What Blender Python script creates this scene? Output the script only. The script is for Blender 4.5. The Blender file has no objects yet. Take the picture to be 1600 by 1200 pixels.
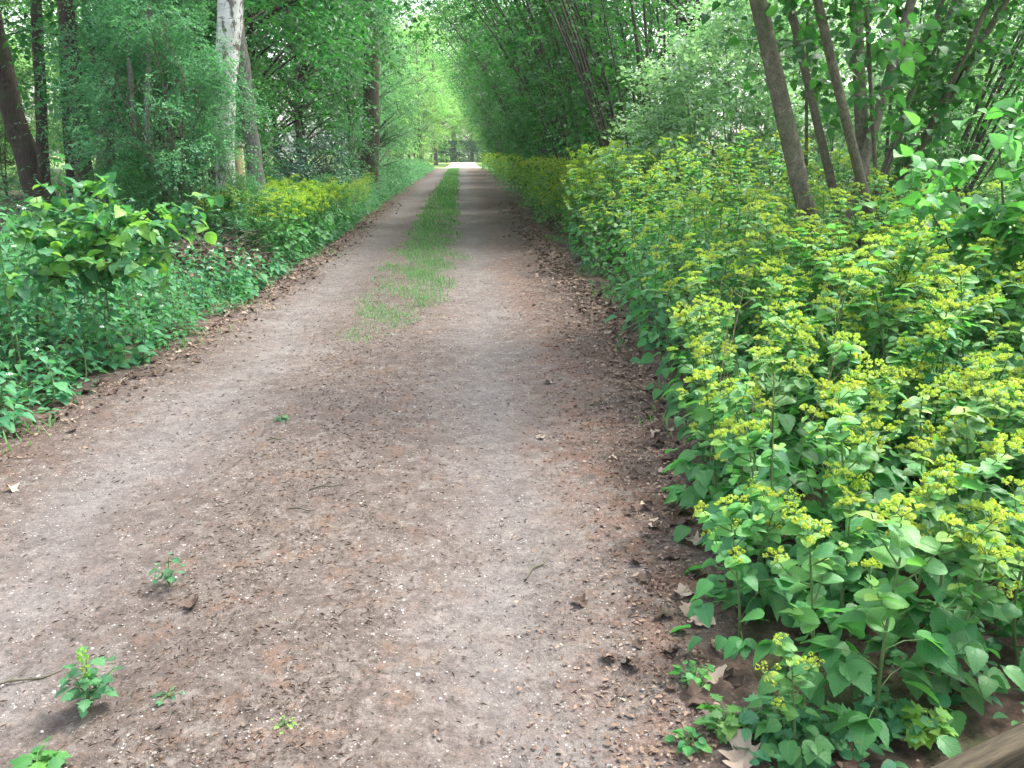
import bpy, math, random
import numpy as np
R = math.radians
PI = math.pi
random.seed(7)
sc = bpy.context.scene
col = sc.collection

# ------------------------------------------------------------------ camera numbers (1600 x 1200 photo frame)
F = 1256.0; CAMH = 1.55
PITCH = math.atan(365 / 1256); YAW = R(3.41)
def ray(px, py):
    u = (px - 800) / F; v = (600 - py) / F
    fx = math.cos(PITCH) + v * math.sin(PITCH); fz = -math.sin(PITCH) + v * math.cos(PITCH)
    return np.array([u * math.cos(YAW) + fx * math.sin(YAW), -u * math.sin(YAW) + fx * math.cos(YAW), fz])
def at(px, py, Y):
    r = ray(px, py); t = Y / r[1]
    return np.array([r[0] * t, Y, CAMH + r[2] * t])
def gnd(px, py, z=0.0):
    r = ray(px, py); t = (z - CAMH) / r[2]
    return np.array([r[0] * t, r[1] * t, z])

# ------------------------------------------------------------------ ground shape
YL = [0, 3, 4.35, 6.2, 8.7, 12.5, 25, 70, 90];  XL = [-3.0, -2.72, -2.55, -2.3, -2.25, -2.2, -2.3, -2.3, -2.3]
YR = [0, 1.6, 1.95, 2.3, 4, 6, 8, 14, 28, 70, 90]; XR = [.5, .56, .66, .72, 1.08, 1.34, 1.44, 1.53, 1.65, 1.6, 1.6]
def xl(y): return np.interp(y, YL, XL)
def xr(y): return np.interp(y, YR, XR)
def gz(x, y):
    x = np.asarray(x, float); y = np.asarray(y, float)
    n = .5 * np.sin(x * 1.7 + y * .9) + .3 * np.sin(x * 3.1 - y * 2.3 + 1.3) + .2 * np.sin(x * 5.7 + y * 4.9 + .4)
    off = np.clip(np.maximum(xl(y) - x, x - xr(y)), 0, 3) / 3
    rough = .012 + .05 * off
    rise = .22 * np.clip((xl(y) - .1 - x) / 3.5, 0, 1) + .10 * np.clip((x - xr(y)) / 3.0, 0, 1)
    rut = -.022 * np.exp(-((x + 1.55) / .38) ** 2) - .022 * np.exp(-((x - .15) / .38) ** 2)
    fade = np.clip((80 - y) / 20, 0, 1)
    return n * rough * fade + rise * fade + rut * fade

# ------------------------------------------------------------------ mesh collecting
class LV(np.ndarray): pass
class MB:
    def __init__(s): s.v = []; s.f = []; s.m = []; s.n = 0
    def add(s, v, f, mat=0):
        uv = getattr(v, 'uv', None)
        if uv is not None:
            v = np.asarray(v, np.float32).view(LV); v.uv = uv; s.v.append(v); s.f.append(np.asarray(f, np.int64) + s.n); s.m.append(np.full(len(f), mat, np.int32)); s.n += len(v); return
        v = np.asarray(v, np.float32).reshape(-1, 3); f = np.asarray(f, np.int64)
        s.v.append(v); s.f.append(f + s.n); s.m.append(np.full(len(f), mat, np.int32)); s.n += len(v)
    def mesh(s, name, mats, smooth=True):
        me = bpy.data.meshes.new(name)
        uvs = [getattr(q, 'uv', None) for q in s.v]
        v = np.concatenate([np.asarray(q).view(np.ndarray) for q in s.v])
        me.vertices.add(len(v)); me.vertices.foreach_set('co', v.ravel())
        tot = np.concatenate([np.full(len(f), f.shape[1], np.int32) for f in s.f])
        loops = np.concatenate([f.ravel() for f in s.f]).astype(np.int32)
        me.loops.add(len(loops)); me.loops.foreach_set('vertex_index', loops)
        me.polygons.add(len(tot))
        st = np.zeros(len(tot), np.int32); st[1:] = np.cumsum(tot)[:-1]
        me.polygons.foreach_set('loop_start', st); me.polygons.foreach_set('loop_total', tot)
        me.polygons.foreach_set('material_index', np.concatenate(s.m))
        me.polygons.foreach_set('use_smooth', np.full(len(tot), smooth, bool))
        for m in (mats if isinstance(mats, (list, tuple)) else [mats]): me.materials.append(m)
        me.update(calc_edges=True)
        if any(u is not None for u in uvs):
            L = np.concatenate([np.zeros((len(q), 3), np.float32) if u is None else u for q, u in zip(s.v, uvs)]).astype(np.float32)
            at_ = me.attributes.new('leaf', 'FLOAT_VECTOR', 'POINT'); at_.data.foreach_set('vector', L.ravel())
        return me
    def build(s, name, mats, parent=None, smooth=True):
        return link(name, s.mesh(name, mats, smooth), parent)
def link(name, me, parent=None):
    o = bpy.data.objects.new(name, me); col.objects.link(o)
    if parent: o.parent = parent
    return o
def tag(o, label=None, cat=None, group=None, kind=None):
    if label: o['label'] = label
    if cat: o['category'] = cat
    if group: o['group'] = group
    if kind: o['kind'] = kind
    return o
def empty(name, loc, rz=0, s=1.0):
    o = bpy.data.objects.new(name, None); col.objects.link(o)
    o.location = [float(c) for c in loc]; o.rotation_euler = (0, 0, rz); o.scale = (s, s, s); o.empty_display_size = .1
    return o

def nrm(a): return a / np.maximum(np.linalg.norm(a, axis=-1, keepdims=True), 1e-9)
def tube(mb, pts, rad, sides=6, mat=0, cap=False, jit=None):
    pts = np.asarray(pts, float); n = len(pts); rad = np.broadcast_to(np.asarray(rad, float), (n,))
    T = nrm(np.gradient(pts, axis=0))
    ref = np.array([1., 0, 0]) if abs(T[0][0]) < .8 else np.array([0, 1., 0])
    X = nrm(ref - (T @ ref)[:, None] * T); Y = np.cross(T, X)
    a = np.arange(sides) * 2 * PI / sides
    rr = rad[:, None] * np.ones((n, sides))
    if jit is not None: rr = rr * jit
    v = pts[:, None] + (X[:, None] * np.cos(a)[None, :, None] + Y[:, None] * np.sin(a)[None, :, None]) * rr[..., None]
    i = np.arange(n - 1)[:, None] * sides; j = np.arange(sides)[None]; k = (j + 1) % sides
    f = np.stack([i + j, i + k, i + sides + k, i + sides + j], -1).reshape(-1, 4)
    mb.add(v.reshape(-1, 3), f, mat)
    if cap: mb.add(v[-1], np.arange(sides)[None], mat)
def bez(p0, p1, p2, n):
    t = np.linspace(0, 1, n)[:, None]
    return (1 - t) ** 2 * np.asarray(p0) + 2 * t * (1 - t) * np.asarray(p1) + t * t * np.asarray(p2)

# leaf templates: (verts, faces); x across, y along, z normal
def leaf_grid(ts, ws, fold=.25, droop=.25, cup=0):
    v = []; f = []
    for t, w in zip(ts, ws):
        z = -droop * t * t
        for s in (-1, 0, 1):
            v.append((s * w, t, z + abs(s) * w * fold))
    for i in range(len(ts) - 1):
        for j in (0, 1):
            a = i * 3 + j; f.append((a, a + 1, a + 4, a + 3))
    return np.array(v, float), np.array(f)
OVATE = leaf_grid([0, .12, .35, .65, .88, 1], [.02, .22, .34, .27, .12, .01], .3, .25)
HEART = leaf_grid([-.12, 0, .15, .28, .34, .46, .52, .64, .7, .82, .9, 1], [.2, .36, .45, .47, .42, .43, .36, .34, .25, .19, .11, .01], .3, .34)
ROUND = leaf_grid([-.1, .05, .2, .3, .45, .52, .66, .74, .86, .94, 1], [.18, .37, .45, .44, .47, .42, .40, .33, .26, .14, .04], .26, .25)
LANCE = leaf_grid([0, .3, .7, 1], [.02, .16, .13, .01], .3, .4)
NETTLE = leaf_grid([0, .1, .3, .6, 1], [.03, .27, .30, .19, .01], .3, .35)
LO = (np.array([(0, 0, 0), (.36, .42, .12), (0, 1, -.12), (-.36, .42, .12)], float), np.array([(0, 1, 2), (0, 2, 3)]))
LOBED = leaf_grid([0, .1, .22, .34, .5, .62, .78, 1], [.02, .3, .2, .5, .24, .36, .16, .01], .15, .25)
BLADE = (np.array([(-.5, 0, 0), (.5, 0, 0), (.35, .55, .05), (-.35, .55, .05), (0, 1, .3)], float), None)

def place(tpl, P, axis, normal, size, wid=1.0):
    tv, tf = tpl
    P = np.asarray(P, float); n = len(P)
    Y = nrm(axis); X = nrm(np.cross(Y, normal)); Z = np.cross(X, Y)
    size = np.broadcast_to(np.asarray(size, float), (n,))[:, None, None]
    wid = np.broadcast_to(np.asarray(wid, float), (n,))[:, None, None]
    t = tv[None]
    v = P[:, None] + size * (wid * t[..., 0:1] * X[:, None] + t[..., 1:2] * Y[:, None] + t[..., 2:3] * Z[:, None])
    k = len(tv)
    f = (np.arange(n)[:, None, None] * k + tf[None]).reshape(-1, tf.shape[1])
    v = v.reshape(-1, 3).view(LV); v.uv = np.tile(np.stack([tv[:, 0], tv[:, 1], np.ones(k)], -1), (n, 1)).astype(np.float32)
    return v, f

def sprays(rng, C, O, ntw, tl, nl, size, droop=.25, spread=.8, upj=.45):
    n = len(C); m = n * ntw
    base = np.repeat(C, ntw, 0) + rng.normal(0, .15 * tl, (m, 3))
    D = np.repeat(O, ntw, 0) + rng.normal(0, spread, (m, 3)); D[:, 2] *= .7; D[:, 2] -= droop; D = nrm(D)
    L = tl * rng.uniform(.6, 1.25, m)
    up = np.array([0, 0, 1.]) + rng.normal(0, .25, (m, 3))
    S = nrm(np.cross(D, up))
    t = (np.arange(nl) + .6) / nl
    P = base[:, None] + D[:, None] * (L[:, None] * t[None])[..., None]
    P[..., 2] -= .18 * L[:, None] * t[None] ** 2
    sg = np.where(np.arange(nl) % 2 == 0, 1., -1.)[None, :, None]
    A = D[:, None] * .55 + S[:, None] * sg * .8 + rng.normal(0, .35, (m, nl, 3)); A[..., 2] -= .15
    N = up[:, None] + rng.normal(0, upj, (m, nl, 3))
    sz = size * rng.uniform(.6, 1.2, m * nl)
    return P.reshape(-1, 3), A.reshape(-1, 3), N.reshape(-1, 3), sz, base, D, L

# ------------------------------------------------------------------ materials
def newmat(name):
    m = bpy.data.materials.new(name); m.use_nodes = True
    nt = m.node_tree; nt.nodes.clear()
    out = nt.nodes.new('ShaderNodeOutputMaterial')
    return m, nt, out
def nd(nt, typ, ins=None, **kw):
    n = nt.nodes.new(typ)
    for k, v in kw.items(): setattr(n, k, v)
    for k, v in (ins or {}).items():
        if isinstance(v, bpy.types.NodeSocket): nt.links.new(v, n.inputs[k])
        else: n.inputs[k].default_value = v
    return n
def ramp(nt, fac, stops):
    n = nt.nodes.new('ShaderNodeValToRGB'); nt.links.new(fac, n.inputs[0])
    e = n.color_ramp.elements
    while len(e) < len(stops): e.new(.5)
    for x, (p, c) in zip(e, stops): x.position = p; x.color = (*c, 1) if len(c) == 3 else c
    return n.outputs[0]
def mix(nt, fac, a, b, bt='MIX'):
    n = nt.nodes.new('ShaderNodeMix'); n.data_type = 'RGBA'; n.blend_type = bt
    for i, v in ((0, fac), (6, a), (7, b)):
        if isinstance(v, bpy.types.NodeSocket): nt.links.new(v, n.inputs[i])
        elif i == 0: n.inputs[0].default_value = v
        else: n.inputs[i].default_value = (*v, 1)
    return n.outputs[2]
def math_(nt, op, a, b=None, clamp=False):
    n = nt.nodes.new('ShaderNodeMath'); n.operation = op; n.use_clamp = clamp
    for i, v in ((0, a), (1, b)):
        if v is None: continue
        if isinstance(v, bpy.types.NodeSocket): nt.links.new(v, n.inputs[i])
        else: n.inputs[i].default_value = v
    return n.outputs[0]
def noise(nt, vec, scale, detail=4, rough=.6):
    return nd(nt, 'ShaderNodeTexNoise', {'Vector': vec, 'Scale': scale, 'Detail': detail, 'Roughness': rough}).outputs['Fac']

def leaf_mat(name, cols, trans=.35, rough=.42, spec=.4, tcol=1.5):
    m, nt, out = newmat(name)
    g = nd(nt, 'ShaderNodeNewGeometry'); oi = nd(nt, 'ShaderNodeObjectInfo')
    n = len(cols); cols = [(a_ * .92, b_, c_ * 1.14) for a_, b_, c_ in cols]
    c = ramp(nt, g.outputs['Random Per Island'], [(i / (n - 1) if n > 1 else 0, cc) for i, cc in enumerate(cols)])
    h = math_(nt, 'MULTIPLY_ADD', oi.outputs['Random'], .024); h.node.inputs[2].default_value = .488
    v = math_(nt, 'MULTIPLY_ADD', oi.outputs['Random'], .3); v.node.inputs[2].default_value = .85
    c = nd(nt, 'ShaderNodeHueSaturation', {'Hue': h, 'Value': v, 'Color': c}).outputs[0]
    lu = nd(nt, 'ShaderNodeSeparateXYZ', {0: nd(nt, 'ShaderNodeAttribute', attribute_name='leaf').outputs['Vector']})
    au = math_(nt, 'ABSOLUTE', lu.outputs[0])
    ph = math_(nt, 'MULTIPLY', math_(nt, 'SUBTRACT', lu.outputs[1], math_(nt, 'MULTIPLY', au, .9)), 8.0)
    vein = math_(nt, 'POWER', math_(nt, 'ABSOLUTE', math_(nt, 'SUBTRACT', math_(nt, 'FRACT', ph), .5)), 1.0)
    vein = math_(nt, 'MULTIPLY', math_(nt, 'SUBTRACT', vein, .36, True), 5.0, True)
    rib = math_(nt, 'SUBTRACT', 1.0, math_(nt, 'MULTIPLY', au, 28.0), True)
    vn = math_(nt, 'MULTIPLY', math_(nt, 'MAXIMUM', vein, rib), lu.outputs[2])
    hi = nd(nt, 'ShaderNodeHueSaturation', {'Saturation': .85, 'Value': 1.45, 'Color': c}).outputs[0]
    bl = noise(nt, nd(nt, 'ShaderNodeTexCoord').outputs['Object'], 45, 3, .6)
    c = mix(nt, math_(nt, 'MULTIPLY', vn, .45), c, hi)
    c = mix(nt, math_(nt, 'MULTIPLY', bl, .45), c, nd(nt, 'ShaderNodeHueSaturation', {'Value': .6, 'Color': c}).outputs[0])
    sp = ramp(nt, noise(nt, nd(nt, 'ShaderNodeTexCoord').outputs['Object'], 38, 2, .5), [(.70, (0, 0, 0)), (.74, (1, 1, 1))])
    c = mix(nt, math_(nt, 'MULTIPLY', sp, .55), c, (.2, .17, .06))
    p = nd(nt, 'ShaderNodeBsdfPrincipled', {'Base Color': c, 'Roughness': rough, 'Specular IOR Level': spec})
    bp = nd(nt, 'ShaderNodeBump', {'Height': math_(nt, 'ADD', math_(nt, 'MULTIPLY', vn, -.5), bl), 'Strength': .5, 'Distance': .004}); nt.links.new(bp.outputs[0], p.inputs['Normal'])
    tc = mix(nt, 1.0, c, (tcol * .95, tcol * 1.05, tcol * .6), 'MULTIPLY')
    t = nd(nt, 'ShaderNodeBsdfTranslucent', {'Color': tc})
    ms = nd(nt, 'ShaderNodeMixShader', {0: trans, 1: p.outputs[0], 2: t.outputs[0]})
    nt.links.new(ms.outputs[0], out.inputs[0])
    return m
def plain(name, c1, c2, scale=20, rough=.8, bump=0, stretch=(1, 1, 1), coords='Object', spec=.3, moss=0):
    m, nt, out = newmat(name)
    tc = nd(nt, 'ShaderNodeTexCoord')
    mp = nd(nt, 'ShaderNodeMapping', {'Vector': tc.outputs[coords], 'Scale': stretch})
    f = noise(nt, mp.outputs[0], scale, 6, .65)
    c = ramp(nt, f, [(.3, c1), (.7, c2)])
    if moss:
        f3 = noise(nt, mp.outputs[0], scale * 3, 4, .75); f = math_(nt, 'ADD', f, math_(nt, 'MULTIPLY', f3, .6))
        c = mix(nt, math_(nt, 'MULTIPLY', ramp(nt, f3, [(.38, (1, 1, 1)), (.5, (0, 0, 0))]), .7), c, tuple(x * .45 for x in c1))
        k = ramp(nt, noise(nt, tc.outputs['Object'], 2.3, 6, .7), [(.5, (0, 0, 0)), (.66, (1, 1, 1))])
        c = mix(nt, math_(nt, 'MULTIPLY', k, moss), c, (.055, .085, .03))
        k2 = ramp(nt, noise(nt, tc.outputs['Object'], 7, 5, .7), [(.6, (0, 0, 0)), (.7, (1, 1, 1))])
        c = mix(nt, math_(nt, 'MULTIPLY', k2, .5), c, tuple(min(.4, x * 1.7) for x in c2))
    p = nd(nt, 'ShaderNodeBsdfPrincipled', {'Base Color': c, 'Roughness': rough, 'Specular IOR Level': spec})
    if bump:
        b = nd(nt, 'ShaderNodeBump', {'Height': f, 'Strength': bump, 'Distance': .02}); nt.links.new(b.outputs[0], p.inputs['Normal'])
    nt.links.new(p.outputs[0], out.inputs[0])
    return m
def island(name, cols, rough=.8, spec=.2, trans=0):
    m, nt, out = newmat(name)
    g = nd(nt, 'ShaderNodeNewGeometry'); n = len(cols)
    c = ramp(nt, g.outputs['Random Per Island'], [(i / (n - 1), cc) for i, cc in enumerate(cols)])
    p = nd(nt, 'ShaderNodeBsdfPrincipled', {'Base Color': c, 'Roughness': rough, 'Specular IOR Level': spec})
    nt.links.new(p.outputs[0], out.inputs[0])
    return m

M = {}
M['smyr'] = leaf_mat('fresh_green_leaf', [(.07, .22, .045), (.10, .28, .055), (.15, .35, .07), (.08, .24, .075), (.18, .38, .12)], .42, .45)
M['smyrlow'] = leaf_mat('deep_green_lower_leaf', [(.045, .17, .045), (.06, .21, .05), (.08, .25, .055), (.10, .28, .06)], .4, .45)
M['sap'] = leaf_mat('sapling_leaf', [(.04, .16, .055), (.055, .2, .06), (.065, .21, .08), (.16, .36, .06), (.22, .42, .06)], .42, .42)
M['bract'] = leaf_mat('yellow_green_bract', [(.2, .38, .06), (.3, .44, .07), (.15, .33, .06)], .4, .5)
M['flower'] = leaf_mat('yellow_petal', [(.38, .51, .07), (.53, .6, .08), (.45, .55, .1), (.62, .6, .06), (.33, .48, .09)], .4, .6, .2, 1.2)
M['farflower'] = leaf_mat('lime_petal', [(.38, .52, .05), (.5, .58, .05), (.3, .46, .06)], .4, .6, .2, 1.2)
M['stem'] = plain('green_stem', (.07, .13, .04), (.11, .17, .06), 15, .6)
M['dstem'] = plain('dark_stem', (.05, .045, .03), (.09, .09, .05), 15, .6)
M['herb'] = leaf_mat('bluish_herb_leaf', [(.045, .18, .065), (.065, .22, .085), (.085, .26, .075), (.055, .2, .09), (.1, .27, .085)], .42, .5, .3)
M['white'] = island('white_petal', [(.8, .82, .78), (.7, .75, .68)], .7)
M['lime'] = leaf_mat('lime_sapling_leaf', [(.05, .19, .05), (.08, .26, .05), (.14, .34, .05)], .42, .42)
M['maple'] = leaf_mat('maple_leaf', [(.022, .115, .026), (.036, .155, .034), (.06, .22, .042)], .4, .45)
M['oak'] = leaf_mat('forest_leaf', [(.04, .16, .04), (.065, .2, .05), (.095, .27, .055)], .42, .45)
M['fine'] = leaf_mat('bluish_fine_leaf', [(.052, .175, .072), (.076, .22, .088), (.115, .285, .1)], .42, .42)
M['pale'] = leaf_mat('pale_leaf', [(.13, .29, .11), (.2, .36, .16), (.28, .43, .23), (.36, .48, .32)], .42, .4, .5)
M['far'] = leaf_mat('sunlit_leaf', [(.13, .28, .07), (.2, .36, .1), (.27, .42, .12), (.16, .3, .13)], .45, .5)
M['hazel'] = leaf_mat('hazel_leaf', [(.03, .125, .03), (.042, .16, .036), (.07, .22, .045)], .42, .48)
M['holly'] = leaf_mat('holly_leaf', [(.025, .08, .05), (.04, .11, .065), (.07, .15, .1)], .2, .3, .6)
M['grass'] = leaf_mat('grass_blade', [(.08, .21, .05), (.11, .26, .06), (.18, .29, .1), (.09, .25, .06), (.15, .27, .09)], .3, .5)
M['dead'] = island('dead_leaf', [(.08, .052, .037), (.15, .1, .07), (.26, .195, .15), (.055, .036, .027), (.2, .14, .1), (.12, .085, .06)], .75)
M['deadpale'] = island('pale_dead_leaf', [(.26, .2, .15), (.32, .26, .2), (.2, .14, .1)], .7)
M['chip'] = island('debris_chip', [(.07, .045, .032), (.13, .065, .036), (.1, .075, .055), (.04, .028, .022), (.2, .155, .12), (.12, .08, .055), (.26, .22, .18)], .8)
M['stone'] = island('small_stone', [(.15, .135, .125), (.24, .22, .2), (.5, .48, .45), (.1, .09, .085), (.2, .18, .16), (.14, .12, .11)], .7)
M['barkdark'] = plain('dark_bark', (.022, .017, .013), (.075, .055, .042), 9, .9, .8, (3, 3, .6), moss=0.45)
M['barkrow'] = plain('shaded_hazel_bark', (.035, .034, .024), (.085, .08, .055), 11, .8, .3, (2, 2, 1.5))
M['drystalk'] = plain('dry_straw', (.2, .15, .08), (.36, .29, .17), 20, .8)
M['barkbrown'] = plain('brown_bark', (.06, .05, .035), (.13, .115, .085), 9, .85, .6, (3, 3, .5), moss=0.45)
M['barkgrey'] = plain('grey_bark', (.1, .1, .085), (.24, .23, .2), 8, .85, .5, (2, 2, .8), moss=0.35)
M['barkhazel'] = plain('hazel_bark', (.06, .055, .036), (.15, .135, .09), 11, .7, .3, (2, 2, 1.5), moss=0.4)
M['wood'] = plain('weathered_wood', (.02, .015, .009), (.075, .06, .033), 14, .85, .5, (.6, 6, 6))
M['postwood'] = plain('pale_post_wood', (.3, .27, .13), (.42, .38, .2), 12, .85, .3, (5, 5, .6))
M['postcap'] = plain('grey_post_cap', (.18, .17, .13), (.28, .27, .2), 20, .9, .2)

def birch_mat():
    m, nt, out = newmat('birch_bark')
    tc = nd(nt, 'ShaderNodeTexCoord')
    a = nd(nt, 'ShaderNodeMapping', {'Vector': tc.outputs['Object'], 'Scale': (2.2, 2.2, 16)})
    b = nd(nt, 'ShaderNodeMapping', {'Vector': tc.outputs['Object'], 'Scale': (9, 9, 4)})
    f1 = noise(nt, a.outputs[0], 1.6, 3, .6); f2 = noise(nt, b.outputs[0], 1.3, 5, .65)
    c = ramp(nt, noise(nt, tc.outputs['Object'], 5, 4), [(.3, (.4, .39, .36)), (.7, (.66, .65, .62))])
    k1 = ramp(nt, f1, [(.6, (0, 0, 0)), (.68, (1, 1, 1))]); k2 = ramp(nt, f2, [(.53, (0, 0, 0)), (.6, (1, 1, 1))])
    c = mix(nt, k1, c, (.12, .1, .085)); c = mix(nt, k2, c, (.1, .09, .07))
    p = nd(nt, 'ShaderNodeBsdfPrincipled', {'Base Color': c, 'Roughness': .75})
    bp = nd(nt, 'ShaderNodeBump', {'Height': f2, 'Strength': .6, 'Distance': .02}); nt.links.new(bp.outputs[0], p.inputs['Normal'])
    nt.links.new(p.outputs[0], out.inputs[0]); return m
M['birch'] = birch_mat()

def track_mat():
    m, nt, out = newmat('gravel_track')
    tc = nd(nt, 'ShaderNodeTexCoord'); V = tc.outputs['Object']
    sx = nd(nt, 'ShaderNodeSeparateXYZ', {0: V})
    wob = math_(nt, 'MULTIPLY', math_(nt, 'SUBTRACT', noise(nt, V, .7, 4, .6), .5), 1.1)
    x = math_(nt, 'ADD', sx.outputs[0], wob)
    def band(cx, hw, soft):
        d = math_(nt, 'ABSOLUTE', math_(nt, 'SUBTRACT', x, cx))
        return math_(nt, 'DIVIDE', math_(nt, 'SUBTRACT', hw + soft, d), soft * 2, True)
    # noises
    n1 = noise(nt, V, 3, 6, .65); n2 = noise(nt, V, 22, 6, .7); n3 = noise(nt, V, 90, 4, .7); n4 = noise(nt, V, 1.1, 5, .6)
    n5 = noise(nt, V, 48, 5, .75); n6 = noise(nt, V, 210, 3, .7)
    mixn = math_(nt, 'ADD', math_(nt, 'MULTIPLY', n2, .45), math_(nt, 'MULTIPLY', n5, .55))
    litter = ramp(nt, mixn, [(.36, (.028, .022, .0185)), (.45, (.073, .057, .047)), (.54, (.117, .095, .082)), (.64, (.205, .174, .154))])
    dirt = ramp(nt, mixn, [(.36, (.105, .095, .089)), (.5, (.162, .149, .142)), (.64, (.22, .206, .197))])
    rl = band(-1.62, .26, .26); rr_ = band(.16, .24, .28)
    ruts = math_(nt, 'MAXIMUM', rl, rr_)
    ruts = math_(nt, 'MULTIPLY', ruts, math_(nt, 'ADD', math_(nt, 'MULTIPLY', math_(nt, 'SUBTRACT', n1, .3), 1.8), .25, True), True)
    nr_ = math_(nt, 'SUBTRACT', 1.0, math_(nt, 'MULTIPLY', ruts, .7))
    mp_ = nd(nt, 'ShaderNodeMapping', {'Vector': V, 'Scale': (9, .5, 1)})
    streak = ramp(nt, noise(nt, mp_.outputs[0], 1.0, 6, .7), [(.4, (0, 0, 0)), (.62, (1, 1, 1))])
    c = mix(nt, ruts, litter, dirt)
    c = mix(nt, math_(nt, 'MULTIPLY', math_(nt, 'MULTIPLY', streak, ruts), .4), c, (.085, .077, .073))
    red2 = math_(nt, 'MULTIPLY', ramp(nt, noise(nt, V, 6, 6, .8), [(.52, (0, 0, 0)), (.64, (1, 1, 1))]), math_(nt, 'SUBTRACT', 1.0, ruts, True))
    c = mix(nt, math_(nt, 'MULTIPLY', red2, .65), c, (.15, .085, .05))
    red = math_(nt, 'MULTIPLY', band(.72, .18, .25), ramp(nt, noise(nt, V, 7, 6, .75), [(.45, (0, 0, 0)), (.6, (1, 1, 1))]))
    c = mix(nt, math_(nt, 'MULTIPLY', red, .75), c, (.15, .062, .034))
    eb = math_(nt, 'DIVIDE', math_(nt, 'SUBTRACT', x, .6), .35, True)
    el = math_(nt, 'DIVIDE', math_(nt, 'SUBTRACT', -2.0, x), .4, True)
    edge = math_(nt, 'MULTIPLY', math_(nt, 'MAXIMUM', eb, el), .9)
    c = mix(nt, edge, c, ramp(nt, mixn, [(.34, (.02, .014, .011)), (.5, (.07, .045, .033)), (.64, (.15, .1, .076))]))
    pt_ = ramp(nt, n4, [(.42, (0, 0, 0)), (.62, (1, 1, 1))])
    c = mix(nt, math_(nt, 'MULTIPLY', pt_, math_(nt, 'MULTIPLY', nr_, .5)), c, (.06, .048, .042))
    c = mix(nt, math_(nt, 'MULTIPLY', ramp(nt, n3, [(.56, (0, 0, 0)), (.66, (1, 1, 1))]), .6), c, (.03, .023, .02))
    c = mix(nt, math_(nt, 'MULTIPLY', ramp(nt, n6, [(.58, (0, 0, 0)), (.68, (1, 1, 1))]), .5), c, (.23, .2, .18))
    n7 = noise(nt, V, 9, 5, .75)
    c = mix(nt, math_(nt, 'MULTIPLY', ramp(nt, n7, [(.52, (0, 0, 0)), (.66, (1, 1, 1))]), .4), c, (.205, .188, .165))
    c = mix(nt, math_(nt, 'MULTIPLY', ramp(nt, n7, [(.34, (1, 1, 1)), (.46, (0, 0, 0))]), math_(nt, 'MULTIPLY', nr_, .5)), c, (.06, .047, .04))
    den = ramp(nt, noise(nt, V, 4.5, 5, .7), [(.42, (.01, .01, .01)), (.66, (.38, .38, .38))])
    def grit(scale, rad):
        vo = nd(nt, 'ShaderNodeTexVoronoi', {'Vector': V, 'Scale': scale, 'Randomness': 1.0})
        sel = nd(nt, 'ShaderNodeSeparateColor', {0: vo.outputs['Color']})
        dd = math_(nt, 'ADD', vo.outputs['Distance'], math_(nt, 'MULTIPLY', math_(nt, 'SUBTRACT', n6, .5), .5))
        k = math_(nt, 'MULTIPLY', math_(nt, 'LESS_THAN', dd, math_(nt, 'MULTIPLY', sel.outputs[2], rad)), math_(nt, 'LESS_THAN', sel.outputs[0], den))
        return k, ramp(nt, sel.outputs[1], [(0, (.1, .09, .085)), (.5, (.22, .195, .175)), (.85, (.34, .315, .29)), (1, (.5, .48, .46))])
    dot, gcol = grit(120, .5); c = mix(nt, math_(nt, 'MULTIPLY', dot, .85), c, gcol)
    dot2, gcol2 = grit(55, .38); c = mix(nt, math_(nt, 'MULTIPLY', dot2, .8), c, gcol2)
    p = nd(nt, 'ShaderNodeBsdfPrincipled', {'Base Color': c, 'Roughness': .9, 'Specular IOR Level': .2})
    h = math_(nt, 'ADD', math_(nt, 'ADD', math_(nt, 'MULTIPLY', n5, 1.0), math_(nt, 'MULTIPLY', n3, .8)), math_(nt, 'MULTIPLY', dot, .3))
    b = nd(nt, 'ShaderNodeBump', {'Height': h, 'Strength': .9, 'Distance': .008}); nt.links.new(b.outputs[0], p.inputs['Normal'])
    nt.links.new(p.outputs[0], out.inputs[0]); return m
M['track'] = track_mat()
def ground_mat():
    m, nt, out = newmat('forest_floor')
    V = nd(nt, 'ShaderNodeTexCoord').outputs['Object']; sx = nd(nt, 'ShaderNodeSeparateXYZ', {0: V})
    n2 = noise(nt, V, 18, 6, .7); n1 = noise(nt, V, 1.2, 5, .6)
    lit = ramp(nt, n2, [(.3, (.022, .015, .012)), (.5, (.062, .042, .032)), (.68, (.12, .085, .066))])
    moss = ramp(nt, n2, [(.3, (.025, .04, .018)), (.7, (.06, .09, .03))])
    c = mix(nt, ramp(nt, n1, [(.5, (0, 0, 0)), (.62, (1, 1, 1))]), lit, moss)
    mead = ramp(nt, noise(nt, V, 3, 5, .6), [(.3, (.13, .22, .07)), (.7, (.24, .33, .12))])
    fr = math_(nt, 'DIVIDE', math_(nt, 'SUBTRACT', math_(nt, 'ADD', sx.outputs[0], n1), 6.5), 1.5, True)
    fb = math_(nt, 'DIVIDE', math_(nt, 'SUBTRACT', sx.outputs[1], 72), 4, True)
    c = mix(nt, math_(nt, 'MAXIMUM', fr, fb), c, mead)
    p = nd(nt, 'ShaderNodeBsdfPrincipled', {'Base Color': c, 'Roughness': .95, 'Specular IOR Level': .15})
    b = nd(nt, 'ShaderNodeBump', {'Height': n2, 'Strength': .8, 'Distance': .02}); nt.links.new(b.outputs[0], p.inputs['Normal'])
    nt.links.new(p.outputs[0], out.inputs[0]); return m
M['ground'] = ground_mat()
M['lane'] = plain('sunlit_sandy_lane', (.5, .46, .4), (.62, .58, .52), 6, .9, .2)  # pale sand, whitened further: the clearing's sunlight is painted into this colour

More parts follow.
